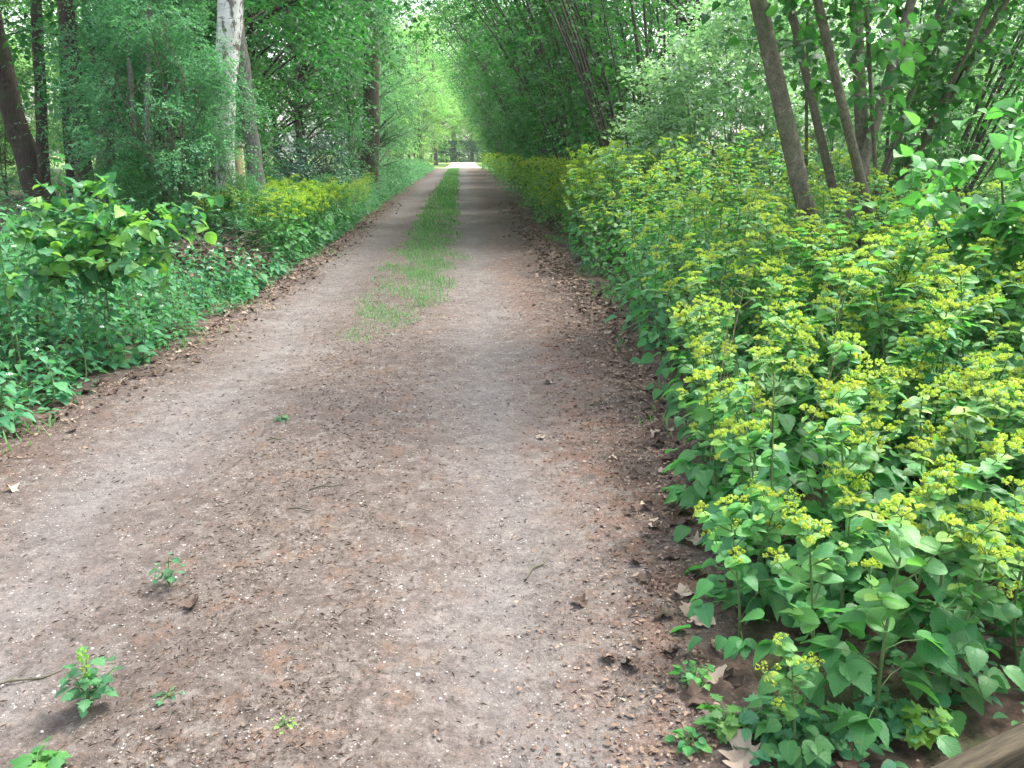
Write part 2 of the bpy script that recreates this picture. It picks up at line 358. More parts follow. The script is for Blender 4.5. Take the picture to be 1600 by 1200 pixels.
# ------------------------------------------------------------------ setting
def sheet(name, xs, ys, zf, mat):
    X, Y = np.meshgrid(xs, ys); Z = zf(X, Y)
    v = np.stack([X, Y, Z], -1).reshape(-1, 3); nx = len(xs); ny = len(ys)
    i = np.arange(ny - 1)[:, None] * nx + np.arange(nx - 1)[None]
    f = np.stack([i, i + 1, i + nx + 1, i + nx], -1).reshape(-1, 4)
    mb = MB(); mb.add(v, f)
    return mb.build(name, mat)
gx = np.unique(np.round(np.concatenate([np.linspace(-400, -30, 20), np.arange(-30, -8, 1.5), np.arange(-8, 8, .12), np.arange(8, 30, 1.5), np.linspace(30, 400, 20)]), 3))
gy = np.unique(np.round(np.concatenate([np.linspace(-60, -4, 12), np.arange(-4, 20, .15), np.arange(20, 75, .6), np.arange(75, 160, 5), np.linspace(160, 600, 12)]), 3))
tag(sheet('ground', gx, gy, lambda X, Y: gz(X, Y) - .012, M['ground']), kind='structure')
def make_track():
    ys = np.concatenate([np.arange(-3, 12, .05), np.arange(12, 30, .15), np.arange(30, 76, .5)])
    u = np.linspace(0, 1, 81)
    wl = .10 * np.sin(ys * 2.1) + .06 * np.sin(ys * 5.3 + 1)
    wr = .08 * np.sin(ys * 1.7 + 2) + .06 * np.sin(ys * 4.7)
    a = xl(ys) - .25 + wl; b = xr(ys) + .3 + wr
    X = a[:, None] + (b - a)[:, None] * u[None]; Y = np.repeat(ys[:, None], 81, 1)
    rng = np.random.default_rng(3)
    edge = np.minimum(u, 1 - u)[None] * (b - a)[:, None]
    Z = gz(X, Y) + np.where(edge < .01, -.03, .0) + rng.normal(0, .0025, X.shape)
    mb = MB(); v = np.stack([X, Y, Z], -1).reshape(-1, 3)
    i = np.arange(len(ys) - 1)[:, None] * 81 + np.arange(80)[None]
    mb.add(v, np.stack([i, i + 1, i + 82, i + 81], -1).reshape(-1, 4))
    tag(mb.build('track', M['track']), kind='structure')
make_track()
lane = sheet('sunlit_lane', np.array([-1.5, -.5, .5, 1.65]), np.array([75.7, 85, 95, 109.]), lambda X, Y: gz(X, Y) + .02, M['lane'])  # bright sunlit patch at the track's end, laid as a pale sheet
tag(lane, kind='structure')

# ------------------------------------------------------------------ yellow flowering plants
def umbel(rng, size):
    mb = MB(); nr = int(rng.integers(7, 11)); P = []; N = []
    for k in range(nr):
        a = k * 2.4 + rng.uniform(0, .5); r = size * math.sqrt((k + .4) / nr)
        tip = np.array([r * math.cos(a), r * math.sin(a), size * (.75 - .35 * (r / size) ** 2) + rng.uniform(-.1, .1) * size])
        tube(mb, [(0, 0, 0), tip * .55 + np.array([0, 0, .05 * size]), tip], .0009, 3, 1)
        d = rng.normal(0, 1, (24, 3)); d[:, 2] = abs(d[:, 2]) * .7; d = nrm(d)
        P.append(tip + d * size * .27 * rng.uniform(.5, 1, (24, 1))); N.append(d + rng.normal(0, .4, (24, 3)))
    P = np.concatenate(P); N = np.concatenate(N)
    A = rng.normal(0, 1, P.shape)
    q = (np.array([(-.5, -.5, 0), (.5, -.5, 0), (.5, .5, 0), (-.5, .5, 0)], float), np.array([(0, 1, 2, 3)]))
    mb.add(*place(q, P, A, N, rng.uniform(.004, .0075, len(P))), 0)
    return mb.mesh('flower_head', [M['flower'], M['stem']], False)
rg = np.random.default_rng(11)
UMB = [umbel(rg, s) for s in (.034, .042, .05, .038)]
def smyr(seed, H):
    rng = np.random.default_rng(seed)
    st = MB(); lf = MB(); heads = []
    top = np.array([rng.normal(0, .05), rng.normal(0, .05), H])
    main = bez((0, 0, 0), (rng.normal(0, .04), rng.normal(0, .04), H * .5), top, 9)
    tube(st, main, np.linspace(.0065, .0028, 9), 5)
    P = []; A = []; N = []; S = []; PB = []; AB = []; NB = []; SB = []; PR = []; AR = []; NR = []; SR = []
    def pt(t): i = t * 8; j = min(int(i), 7); return main[j] + (main[j + 1] - main[j]) * (i - j)
    az = rng.uniform(0, 6.28)
    nn = int(7 + H * 5)
    for k in range(nn):
        t = .12 + .83 * k / (nn - 1); p = pt(t); az += 2.4 + rng.normal(0, .3)
        d = np.array([math.cos(az), math.sin(az), 0])
        if t < .5:                       # lower leaves on petioles: three leaflets
            ln = rng.uniform(.08, .17); e = p + d * ln + np.array([0, 0, ln * .5])
            tube(st, [p, p + d * ln * .5 + np.array([0, 0, ln * .4]), e], .0016, 3)
            for da in (-1.0, 0, 1.0):
                dd = np.array([math.cos(az + da), math.sin(az + da), -.15])
                P.append(e + dd * .01); A.append(dd); N.append(np.array([0, 0, 1]) + rng.normal(0, .3, 3)); S.append(rng.uniform(.05, .095))
        else:                            # upper: clasping round leaf, branch with bracts and umbel
            PR.append(p); AR.append(d + np.array([0, 0, .25])); NR.append(np.array([0, 0, 1.]) - d * .2 + rng.normal(0, .25, 3)); SR.append(rng.uniform(.05, .085))
            ln = rng.uniform(.10, .24) * (1.25 - .5 * t) * (.7 + .3 * H); e = p + d * ln * .75 + np.array([0, 0, ln * rng.uniform(.6, 1.0)])
            br = bez(p, p + d * ln * .5 + np.array([0, 0, ln * .3]), e, 5); tube(st, br, np.linspace(.0028, .0015, 5), 4)
            heads.append((e, rng.uniform(.75, 1.15)))
            for q, b in ((br[2], 0), (br[3], 1), (e, 2)):
                for s_ in (0, 1):
                    a2 = az + (1.6 if s_ else -1.6) + rng.normal(0, .4) + q[2] * 9
                    dd = np.array([math.cos(a2), math.sin(a2), rng.uniform(-.1, .35)])
                    if b == 2: PB.append(q - np.array([0, 0, .012])); AB.append(dd); NB.append(np.array([0, 0, 1]) + rng.normal(0, .3, 3)); SB.append(rng.uniform(.022, .04))
                    else: PR.append(q); AR.append(dd); NR.append(np.array([0, 0, 1]) + rng.normal(0, .3, 3)); SR.append(rng.uniform(.038, .065))
    heads.append((top, 1.2))
    for s_ in range(3):
        a2 = s_ * 2.1; PB.append(top - np.array([0, 0, .015])); AB.append(np.array([math.cos(a2), math.sin(a2), .2])); NB.append(np.array([0, 0, 1.])); SB.append(.045)
    for k in range(16):                   # basal foliage
        a2 = rng.uniform(0, 6.28); z = rng.uniform(.05, .6) * H; r = rng.uniform(.05, .2)
        P.append(np.array([r * math.cos(a2), r * math.sin(a2), z])); A.append(np.array([math.cos(a2), math.sin(a2), -.2])); N.append(np.array([0, 0, 1]) + rng.normal(0, .35, 3)); S.append(rng.uniform(.05, .09))
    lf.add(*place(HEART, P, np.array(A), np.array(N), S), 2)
    lf.add(*place(ROUND, PR, np.array(AR), np.array(NR), SR), 0)
    lf.add(*place(ROUND, PB, np.array(AB), np.array(NB), SB), 1)
    # far version: everything in one
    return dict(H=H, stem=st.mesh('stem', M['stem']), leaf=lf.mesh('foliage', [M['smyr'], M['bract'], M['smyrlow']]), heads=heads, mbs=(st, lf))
HC = [.58, .78, 1.0, 1.2, 1.42]
SM = [[smyr(100 * i + j, h) for j in range(4)] for i, h in enumerate(HC)]
def joined(proto, name):
    mb = MB(); st, lf = proto['mbs']; rng = np.random.default_rng(5)
    for v, f in zip(st.v, st.f):
        pass
    for src, off in ((st, 0), (lf, 1)):
        base = mb.n
        for v, f, m in zip(src.v, src.f, src.m):
            mb.v.append(v); mb.f.append(f + base); mb.m.append(m + off); mb.n += len(v)
    q = (np.array([(-.5, -.5, 0), (.5, -.5, 0), (.5, .5, 0), (-.5, .5, 0)], float), np.array([(0, 1, 2, 3)]))
    for p, s in proto['heads']:
        d = rng.normal(0, 1, (56, 3)) * np.array([1, 1, .45]); P = p + nrm(d) * .056 * s * rng.uniform(.2, 1, (56, 1)) + np.array([0, 0, .02])
        mb.add(*place(q, P, rng.normal(0, 1, P.shape), d + np.array([0, 0, .8]), rng.uniform(.010, .018, 56)), 4)
    return mb
SMATS = [M['stem'], M['smyr'], M['bract'], M['smyrlow'], M['farflower']]
GY = 'yellow-flowered plants bordering the track'
HY = ([0, 1.8, 2.5, 4, 6, 8.5, 12, 90], [.52, .56, .7, .93, 1.14, 1.4, 1.44, 1.44])
def smyr_label(x, y):
    if x < 0: return 'bushy yellow-flowered plant in the yellow patch below the leaning grey trunk'
    side = x - xr(y)
    if y < 2.6: return 'low yellow-flowered plant at the near end of the bed, beside the wooden rail'
    if y < 4.5: return 'leafy yellow-flowered plant leaning over the near brown litter on the right track edge' if side < .75 else 'yellow-flowered plant with round clasping leaves at the right picture border, behind the rail'
    if y < 7.5: return 'waist-high yellow-flowered plant on the right track edge past the dark litter strip' if side < .9 else 'waist-high yellow-flowered plant in front of the thick smooth brown hazel stems'
    if y < 10.5: return 'tall yellow-flowered plant in the bright bank of bloom below the pale shrub' if side < 1.6 else 'tall yellow-flowered plant under the hazel branches, behind the bright bank of bloom'
    return 'tall yellow-flowered plant at the start of the hedge-like band running along the distant track'
pr = random.Random(21)
spots = []
def fill(x0, x1, y0, y1, sp, cond):
    y = y0
    while y < y1:
        x = x0 + pr.uniform(0, sp)
        while x < x1:
            X = x + pr.uniform(-.35, .35) * sp; Y = y + pr.uniform(-.35, .35) * sp
            if cond(X, Y): spots.append((X, Y))
            x += sp
        y += sp
def inview(x, y, m=.5): return x < y * .73 + .75 + m
RAIL = (np.array([1.01, 1.34]), np.array([1.9, 1.9]))
def offrail(x, y):   # keep the plants beyond the rail
    return y > 1.34 + (x - 1.01) * .55 + .32
fill(.6, 6.2, 1.75, 5.0, .215, lambda x, y: x > xr(y) + .13 and inview(x, y, .2) and offrail(x, y))
fill(1.2, 7.5, 5.0, 9.0, .31, lambda x, y: x > xr(y) + .16 and inview(x, y, .0) and x < 3.9)
fill(1.2, 5.0, 9.0, 14.0, .4, lambda x, y: x > xr(y) + .14 and x < 3.4)
fill(-4.4, -2.3, 11.2, 17, .27, lambda x, y: x < xl(y) - .12 and x > -3.7 + .0 * y)
spots.sort(key=lambda p: math.hypot(*p))
near = [p for p in spots if True][:300]
rest = spots[300:]; keep_ = spots; spots = []
fill(2, 8, 1.9, 8.0, .3, lambda x, y: y * .73 + .95 < x < y * .73 + 2.2 and offrail(x, y))
rest = rest + spots; spots = keep_
print('yellow plants', len(spots))
for i, (x, y) in enumerate(near):
    h = np.interp(y, *HY) * pr.choice([pr.uniform(.9, 1.1), pr.uniform(.65, .95), pr.uniform(1, 1.18)])
    if x < 0: h = pr.uniform(.75, 1.0)
    else:
        h *= .72 + .28 * min(1, (x - xr(y)) / .55)
    ci = min(range(5), key=lambda k: abs(HC[k] - h)); pro = SM[ci][pr.randrange(4)]
    s = h / pro['H']
    r = empty('flowering_plant', (x, y, float(gz(x, y)) - .01), pr.uniform(0, 6.28), s)
    r.rotation_euler.x = pr.gauss(0, .1); r.rotation_euler.y = pr.gauss(0, .1)
    if x > 0 and x - xr(y) < .4: r.rotation_euler = (0, 0, 0); r.rotation_euler.y = -.16
    tag(r, smyr_label(x, y), 'plant', GY)
    link('stem', pro['stem'], r); link('foliage', pro['leaf'], r)
    for p, hs in pro['heads']:
        if x > 0 and pr.random() < .2: continue
        o = link('flower_head', UMB[pr.randrange(4)], r); o.location = [float(c) for c in p]
        hs *= pr.uniform(.8, 1.2); o.scale = (hs, hs, hs); o.rotation_euler = (pr.gauss(0, .3), pr.gauss(0, .3), pr.uniform(0, 6))
def xf(v, M3, t):
    u = getattr(v, 'uv', None); q = (np.asarray(v).view(np.ndarray) @ M3.T + t).astype(np.float32)
    if u is not None: q = q.view(LV); q.uv = u
    return q
def scatter_stuff(name, protos, pts, mats, label, cat, hs):
    mb = MB()
    for (x, y), h in zip(pts, hs):
        src, H = protos[pr.randrange(len(protos))]; a = pr.uniform(0, 6.28); s = h / H; c_, s_ = math.cos(a) * s, math.sin(a) * s
        M3 = np.array([[c_, -s_, 0], [s_, c_, 0], [0, 0, s]]); base = mb.n; t = np.array([x, y, float(gz(x, y)) - .01])
        for v, f, m in zip(src.v, src.f, src.m):
            mb.v.append(xf(v, M3, t)); mb.f.append(f + base); mb.m.append(m); mb.n += len(v)
    o = mb.build(name, mats); tag(o, label, cat, kind='stuff'); return o
MIDP = [(joined(q, 'm'), q['H']) for row in SM for q in row]
def mid_plants():
    mb = MB()
    for x, y in rest:
        h = np.interp(y, *HY) * pr.uniform(.85, 1.12) if x > 0 else pr.uniform(.75, .95)
        ci = min(range(5), key=lambda k: abs(HC[k] - h)); src, H = MIDP[ci * 4 + pr.randrange(4)]
        a = pr.uniform(0, 6.28); s = h / H; c_, s_ = math.cos(a) * s, math.sin(a) * s
        M3 = np.array([[c_, -s_, 0], [s_, c_, 0], [0, 0, s]]); base = mb.n; t = np.array([x, y, float(gz(x, y)) - .01])
        for v, f, m in zip(src.v, src.f, src.m):
            mb.v.append(xf(v, M3, t)); mb.f.append(f + base); mb.m.append(m)
        mb.n += sum(len(v) for v in src.v)
    tag(mb.build('flowering_thicket', SMATS), 'dense stand of further yellow-flowered plants filling the bed behind the front ones', 'plants', kind='stuff')
if rest: mid_plants()
spots = []
fill(1.4, 4.0, 14.0, 30, .5, lambda x, y: x > xr(y) + .14 and x < 3.0)
fill(1.4, 4.0, 30, 72, .75, lambda x, y: x > xr(y) + .1 and x < 2.7)
fill(-3.6, -2.3, 17, 27, .7, lambda x, y: x < xl(y) - .12)
FARP = []
for j in range(3):
    rng = np.random.default_rng(40 + j); mb = MB(); H = 1.4
    n = 130; z = rng.uniform(.08, 1, n) * H; a = rng.uniform(0, 6.28, n); r = .32 * np.sqrt(rng.uniform(0, 1, n))
    P = np.stack([r * np.cos(a), r * np.sin(a), z], -1); A = np.stack([np.cos(a), np.sin(a), rng.normal(0, .3, n)], -1)
    mb.add(*place(LO, P, A, np.array([0, 0, 1.]) + rng.normal(0, .4, (n, 3)), rng.uniform(.07, .12, n)), 0)
    n = 220; a = rng.uniform(0, 6.28, n); r = .38 * np.sqrt(rng.uniform(0, 1, n)); z = H * (1.03 - .62 * rng.uniform(0, 1, n) ** 2)
    P = np.stack([r * np.cos(a), r * np.sin(a), z], -1)
    mb.add(*place(LO, P, rng.normal(0, 1, (n, 3)), np.array([0, 0, 1.]) + rng.normal(0, .5, (n, 3)), rng.uniform(.035, .06, n)), 1)
    FARP.append((mb, H))
hs = [(pr.uniform(1.2, 1.38) if x > 0 else pr.uniform(.6, .85)) for x, y in spots]
scatter_stuff('flowering_hedge_band', FARP, spots, [M['smyr'], M['farflower']], 'hedge-like band of massed yellow-green flowering plants running along the distant track', 'plants', hs)

# ------------------------------------------------------------------ left herbs
def herb(seed, H, flower):
    rng = np.random.default_rng(seed); st = MB(); lf = MB(); fl = MB()
    top = np.array([rng.normal(0, .06), rng.normal(0, .06), H]); main = bez((0, 0, 0), (rng.normal(0, .04), rng.normal(0, .04), H * .5), top, 7)
    tube(st, main, np.linspace(.005, .002, 7), 4); P = []; A = []; N = []; S = []
    nn = int(6 + H * 10); az = rng.uniform(0, 6)
    for k in range(nn):
        t = .1 + .9 * k / (nn - 1); i = t * 6; j = min(int(i), 5); p = main[j] + (main[j + 1] - main[j]) * (i - j); az += 1.57 + rng.normal(0, .2)
        for s_ in (0, PI):
            d = np.array([math.cos(az + s_), math.sin(az + s_), rng.uniform(-.1, .35)]); ln = rng.uniform(.015, .09) * (1.2 - t)
            e = p + d * ln; tube(st, [p, e], .0013, 3)
            P.append(e); A.append(d + np.array([0, 0, -.25])); N.append(np.array([0, 0, 1.]) + rng.normal(0, .25, 3)); S.append(rng.uniform(.055, .1) * (1.15 - .55 * t))
    for k in range(7):
        a = rng.uniform(0, 6.28); r = rng.uniform(.04, .16); P.append(np.array([r * math.cos(a), r * math.sin(a), rng.uniform(.04, .45 * H)])); A.append(np.array([math.cos(a), math.sin(a), -.15])); N.append(np.array([0, 0, 1.]) + rng.normal(0, .3, 3)); S.append(rng.uniform(.06, .1))
    lf.add(*place(NETTLE if not flower else HEART, P, np.array(A), np.array(N), S), 0)
    d = dict(H=H, stem=st.mesh('stem', M['stem']), leaf=lf.mesh('foliage', M['herb']), mbs=(st, lf))
    if flower:
        n = 14; dd = nrm(rng.normal(0, 1, (n, 3)) * np.array([1, 1, .5])); q = (np.array([(-.5, -.5, 0), (.5, -.5, 0), (.5, .5, 0), (-.5, .5, 0)], float), np.array([(0, 1, 2, 3)]))
        c = top + dd * .022 * rng.uniform(.5, 1, (n, 1)) + np.array([0, 0, .01]); fl.add(*place(q, c, rng.normal(0, 1, (n, 3)), dd + np.array([0, 0, .7]), rng.uniform(.006, .01, n)), 0)
        d['fl'] = fl.mesh('blossom', M['white'])
    return d
HB = [herb(300 + j, h, fw) for j, (h, fw) in enumerate([(.3, 0), (.34, 1), (.5, 0), (.52, 1), (.55, 0), (.68, 0), (.7, 1), (.66, 0)])]
spots = []
fill(-7.0, -2.2, 3.3, 9.5, .235, lambda x, y: x < xl(y) - .1 and x > -(y * .5 + 1.15) and x > -5.2 - .1 * (y - 5))
fill(-5.4, -2.2, 9.5, 14.5, .33, lambda x, y: x < xl(y) - .1 and not (y > 11.3 and x < -2.55))
spots.sort(key=lambda p: math.hypot(*p)); print('herbs', len(spots))
GH = 'green herbs on the left verge'
def herb_label(x, y, fw):
    k = 'white-flowered green herb' if fw else 'nettle-like green herb'
    if y < 5.2: return k + ' on the left verge at the near picture edge, beside dry leaves'
    if y < 7.2: return k + ' on the left verge around the leafy sapling'
    if y < 10: return k + ' on the left verge in front of the brown brush heap'
    return k + ' on the left verge between the brush heap and the yellow patch'
hrest = spots[300:]; cut_ = spots[:300]; spots = []
fill(-9, -2.6, 1.2, 9.5, .3, lambda x, y: x < xl(y) - .1 and -(y * .5 + 2.9) < x <= -(y * .5 + 1.15))
hrest = hrest + spots; spots = cut_
for x, y in spots[:300]:
    e = xl(y) - x; h = np.interp(e, [0, .35, .8, 1.6, 3], [.22, .46, .72, .82, .66]) * pr.uniform(.75, 1.25)
    if -3.95 < x < -2.85 and 8.5 < y < 10.6: h *= .5
    c = sorted(HB, key=lambda d: abs(d['H'] - h))[:3]; pro = pr.choice(c); s = h / pro['H']
    r = empty('verge_herb', (x, y, float(gz(x, y)) - .01), pr.uniform(0, 6.28), s); r.rotation_euler.x = pr.gauss(0, .09); r.rotation_euler.y = pr.gauss(0, .09)
    tag(r, herb_label(x, y, 'fl' in pro), 'plant', GH)
    link('stem', pro['stem'], r); link('foliage', pro['leaf'], r)
    if 'fl' in pro: link('blossom', pro['fl'], r)
rb = random.Random(8); k_ = 0
while k_ < 46:
    y = rb.uniform(2.1, 9); x = rb.uniform(float(xr(y)) + .1, min(y * .73 + .7, 4.2))
    if not offrail(x, y): continue
    k_ += 1; pro = HB[rb.choice([2, 4, 5, 7, 5, 7])]; h = float(np.interp(y, *HY)) * rb.uniform(.75, 1.0); s_ = h / pro['H']; s_ = min(s_, 1.5)
    r = empty('bed_herb', (x, y, float(gz(x, y)) - .01 + max(0, (h - s_ * pro['H'])) * 0), rb.uniform(0, 6), s_); r.rotation_euler.x = rb.gauss(0, .1)
    tag(r, 'flowerless nettle-like herb among the yellow flowers at the near end of the bed' if y < 4.5 else 'flowerless nettle-like herb among the yellow flowers in front of the hazel', 'plant', 'flowerless herbs in the right bed')
    link('stem', pro['stem'], r); link('foliage', pro['leaf'], r)
for k_ in range(16):
    y = rb.uniform(2.2, 7); x = float(xr(y)) + rb.uniform(.15, 1.2)
    if not offrail(x, y): continue
    mb = MB(); h = float(np.interp(y, *HY)) * rb.uniform(.8, 1.15); d = np.array([rb.gauss(0, .14), rb.gauss(0, .14), 1]) * h; tube(mb, bez((0, 0, 0), d * .5 + np.array([rb.gauss(0, .04), 0, 0]), d, 7), np.linspace(.0035, .0015, 7), 5)
    for q in range(3): p_ = d * rb.uniform(.55, .95); tube(mb, [p_, p_ + np.array([rb.gauss(0, .06), rb.gauss(0, .06), .08])], [.0015, .0008], 4)
    o = mb.build('dry_stalk', M['drystalk']); o.location = (x, y, float(gz(x, y)) - .01); tag(o, 'thin dry straw-coloured stalk standing among the yellow flowers', 'dry stalk', 'dry stalks in the right bed')
def more_herbs():
    mb = MB()
    for x, y in hrest:
        e = xl(y) - x; h = np.interp(e, [0, .35, .8, 1.6, 3], [.22, .42, .62, .72, .6]) * pr.uniform(.8, 1.2) * (.5 if -3.95 < x < -2.85 and 8.5 < y < 10.6 else 1); q = pr.choice(HB); s = h / q['H']; a = pr.uniform(0, 6.28)
        c_, s_ = math.cos(a) * s, math.sin(a) * s; M3 = np.array([[c_, -s_, 0], [s_, c_, 0], [0, 0, s]]); t = np.array([x, y, float(gz(x, y)) - .01])
        for src, off in zip(q['mbs'], (0, 1)):
            base = mb.n
            for v, f, m in zip(src.v, src.f, src.m): mb.v.append(xf(v, M3, t)); mb.f.append(f + base); mb.m.append(m + off)
            mb.n += src.n
    tag(mb.build('herb_thicket', [M['stem'], M['herb']]), 'mass of further green herbs on the left verge behind the front ones', 'herbs', kind='stuff')
if hrest: more_herbs()
# low cover: seedlings, ivy, creeping leaves and far verge herbs, one uncountable mass
rng = np.random.default_rng(77)
def cover():
    mb = MB(); P = []
    n = 9000; y = rng.uniform(2.5, 16, n); x = xl(y) - .02 - np.abs(rng.normal(0, .9, n)); P.append(np.stack([x, y, gz(x, y) + rng.uniform(.005, .13, n)], -1))
    n = 6000; y = rng.uniform(1.6, 14, n); x = xr(y) + .12 + np.abs(rng.normal(0, .8, n)); P.append(np.stack([x, y, gz(x, y) + rng.uniform(.005, .10, n)], -1))
    P = np.concatenate(P); a = rng.uniform(0, 6.28, len(P))
    cl = np.sin(P[:, 0] * 5 + P[:, 1] * 3) + np.sin(P[:, 1] * 7 - P[:, 0] * 4); k = cl > -.3; P = P[k]; a = a[k]
    A = np.stack([np.cos(a), np.sin(a), rng.uniform(-.2, .4, len(P))], -1)
    mb.add(*place(OVATE, P, A, np.array([0, 0, 1.]) + rng.normal(0, .3, (len(P), 3)), rng.uniform(.022, .055, len(P))))
    tag(mb.build('ground_cover', M['herb']), 'low creeping leaves and seedlings carpeting both verges', 'ground cover', kind='stuff')
    # far left verge
    mb = MB(); n = 26000; y = 14 + 58 * rng.uniform(0, 1, n) ** 1.5; d = np.abs(rng.normal(0, .9, n)); x = xl(y) - .1 - d
    z = gz(x, y) + rng.uniform(0, 1, n) * np.clip(.15 + d * .9, 0, .9)
    a = rng.uniform(0, 6.28, n); A = np.stack([np.cos(a), np.sin(a), rng.normal(0, .3, n)], -1)
    mb.add(*place(LO, np.stack([x, y, z], -1), A, np.array([0, 0, 1.]) + rng.normal(0, .4, (n, 3)), rng.uniform(.06, .11, n)))
    n = 30000; y = rng.uniform(8, 50, n); x = rng.uniform(-26, -3.2, n); k = x < -4.5 - .0 * y; x = x[k]; y = y[k]; n = len(x)
    z = gz(x, y) + rng.uniform(0, .35, n) * (np.sin(x * 1.3) + np.sin(y * .9) + 1.2).clip(0); a = rng.uniform(0, 6.28, n)
    mb.add(*place(LO, np.stack([x, y, z], -1), np.stack([np.cos(a), np.sin(a), rng.normal(0, .3, n)], -1), np.array([0, 0, 1.]) + rng.normal(0, .4, (n, 3)), rng.uniform(.06, .12, n)))
    tag(mb.build('undergrowth', M['fine']), 'bluish green undergrowth along the distant left verge and under the trees', 'undergrowth', kind='stuff')
cover()
def grass():
    mb = MB(); n = 60000
    y = 6.6 + 66 * rng.uniform(0, 1, n) ** 1.7
    lo = np.interp(y, [6.6, 7.2, 8.5, 12.4, 18, 60, 75], [-1.0, -1.02, -1.1, -1.15, -1.05, -1.15, -1.1]) + .07 * np.sin(y * 2.7) + .05 * np.sin(y * 6.1); hi = np.interp(y, [6.6, 7.2, 8.5, 12.4, 18, 60, 75], [-.7, -.55, -.2, -.02, -.15, -.35, -.35]) + .08 * np.sin(y * 2.1 + 1) + .05 * np.sin(y * 5.3)
    u = rng.beta(1.4, 1.4, n); x = lo + (hi - lo) * u + rng.normal(0, .05, n)
    dens = .5 + .5 * np.sin(x * 7 + y * 2.3) * np.sin(y * 1.9 + 1) ; k = rng.uniform(0, 1, n) < np.interp(y, [6.6, 7.0, 8, 10, 14, 20, 60], [.0, .2, .5, .7, .65, .6, .4]) * (.12 + .88 * np.clip(dens * 1.6 - .2, 0, 1) ** np.interp(y, [6, 14], [1.3, .5]))
    x = x[k]; y = y[k]; n = len(x); a = rng.uniform(0, 6.28, n)
    A = np.stack([np.cos(a) * .7, np.sin(a) * .7, rng.uniform(.5, 1.4, n)], -1); N = np.stack([-np.cos(a), -np.sin(a), np.full(n, .6)], -1)
    tv = BLADE[0]; sz = np.interp(y, [6, 12, 30], [.035, .055, .10]) * rng.uniform(.6, 1.4, n)
    v4, f4 = place((tv, np.array([(0, 1, 2, 3)])), np.stack([x, y, gz(x, y)], -1), A, N, sz, np.interp(y, [6, 20, 60], [.10, .14, .25]))
    t3 = (np.arange(n)[:, None] * 5 + np.array([[3, 2, 4]])).astype(np.int64)
    mb.add(v4, f4); base = mb.n - len(v4); mb.f.append(t3 + base); mb.m.append(np.zeros(n, np.int32))
    # clover-like small leaves in the strip
    m = 6000; i = rng.integers(0, n, m); P = np.stack([x[i] + rng.normal(0, .04, m), y[i], gz(x[i], y[i]) + rng.uniform(.005, .03, m)], -1); a = rng.uniform(0, 6.28, m)
    mb.add(*place(LO, P, np.stack([np.cos(a), np.sin(a), .1 * np.ones(m)], -1), np.array([0, 0, 1.]) + rng.normal(0, .2, (m, 3)), np.interp(P[:, 1], [6, 30], [.018, .055])))
    # tufts on both edges
    n = 5000; y = rng.uniform(3, 40, n); s = rng.uniform(0, 1, n) < .5; x = np.where(s, xl(y) + rng.normal(-.05, .12, n), xr(y) + rng.normal(.08, .1, n)); k = (np.sin(y * 3.1) + np.sin(y * 1.3 + x)) > .5; x = x[k]; y = y[k]; n = len(x)
    a = rng.uniform(0, 6.28, n); A = np.stack([np.cos(a) * .8, np.sin(a) * .8, rng.uniform(.5, 1.6, n)], -1)
    mb.add(*place((tv, np.array([(0, 1, 2, 3)])), np.stack([x, y, gz(x, y)], -1), A, np.stack([-np.cos(a), -np.sin(a), np.full(n, .6)], -1), rng.uniform(.07, .16, n), .07))
    tag(mb.build('grass', M['grass']), 'green grass strip growing between the two wheel ruts of the track', 'grass', kind='stuff')
grass()

# ------------------------------------------------------------------ litter, stones, twigs
def oak_leaf(seed):
    rng = np.random.default_rng(seed); n = 44; t = np.linspace(0, 2 * PI, n, endpoint=False)
    L = .5 * np.cos(t); w = .30 * np.abs(np.sin(t)) ** .8 * np.sign(np.sin(t)) * (1 + .32 * np.cos(7.5 * np.arccos(np.clip(np.cos(t), -1, 1)) * 1.0)) * (1.1 - .35 * np.cos(t))
    ring = np.stack([w, L + .5, np.zeros(n)], -1); mid = ring * np.array([.45, 1, 1]) ; mid[:, 1] = .5 + (ring[:, 1] - .5) * .8
    c = rng.normal(0, .12); b = rng.uniform(.3, .9)
    def curl(p): p = p.copy(); p[:, 2] += b * p[:, 0] ** 2 * 2 + c * (p[:, 1] - .5) + .10 * np.sin(p[:, 1] * 7 + seed) + rng.normal(0, .018, len(p)); return p
    v = np.concatenate([curl(ring), curl(mid), curl(np.array([[0, .5, 0.]]))])
    i = np.arange(n); j = (i + 1) % n
    return v, np.stack([i, j, n + j, n + i], -1), np.stack([n + i, n + j, np.full(n, 2 * n)], -1)
OAK = []
for s_ in range(6):
    v, f4, f3 = oak_leaf(s_); mb = MB(); mb.add(v - np.array([0, .5, 0]), f4); mb.f.append(f3); mb.m.append(np.zeros(len(f3), np.int32))
    OAK.append((mb, mb.mesh('dead_leaf', M['dead']), mb.mesh('dead_leaf', M['deadpale'])))
def dead_leaf(x, y, s, pale, label, tilt=.25):
    o = link('dead_leaf', OAK[pr.randrange(6)][2 if pale else 1]); o.location = (x, y, float(gz(x, y)) + .012 + .02 * s); o.scale = (s, s, s)
    o.rotation_euler = (pr.gauss(0, tilt), pr.gauss(0, tilt), pr.uniform(0, 6.28)); tag(o, label, 'dead leaf', 'dry leaves lying on the ground'); return o
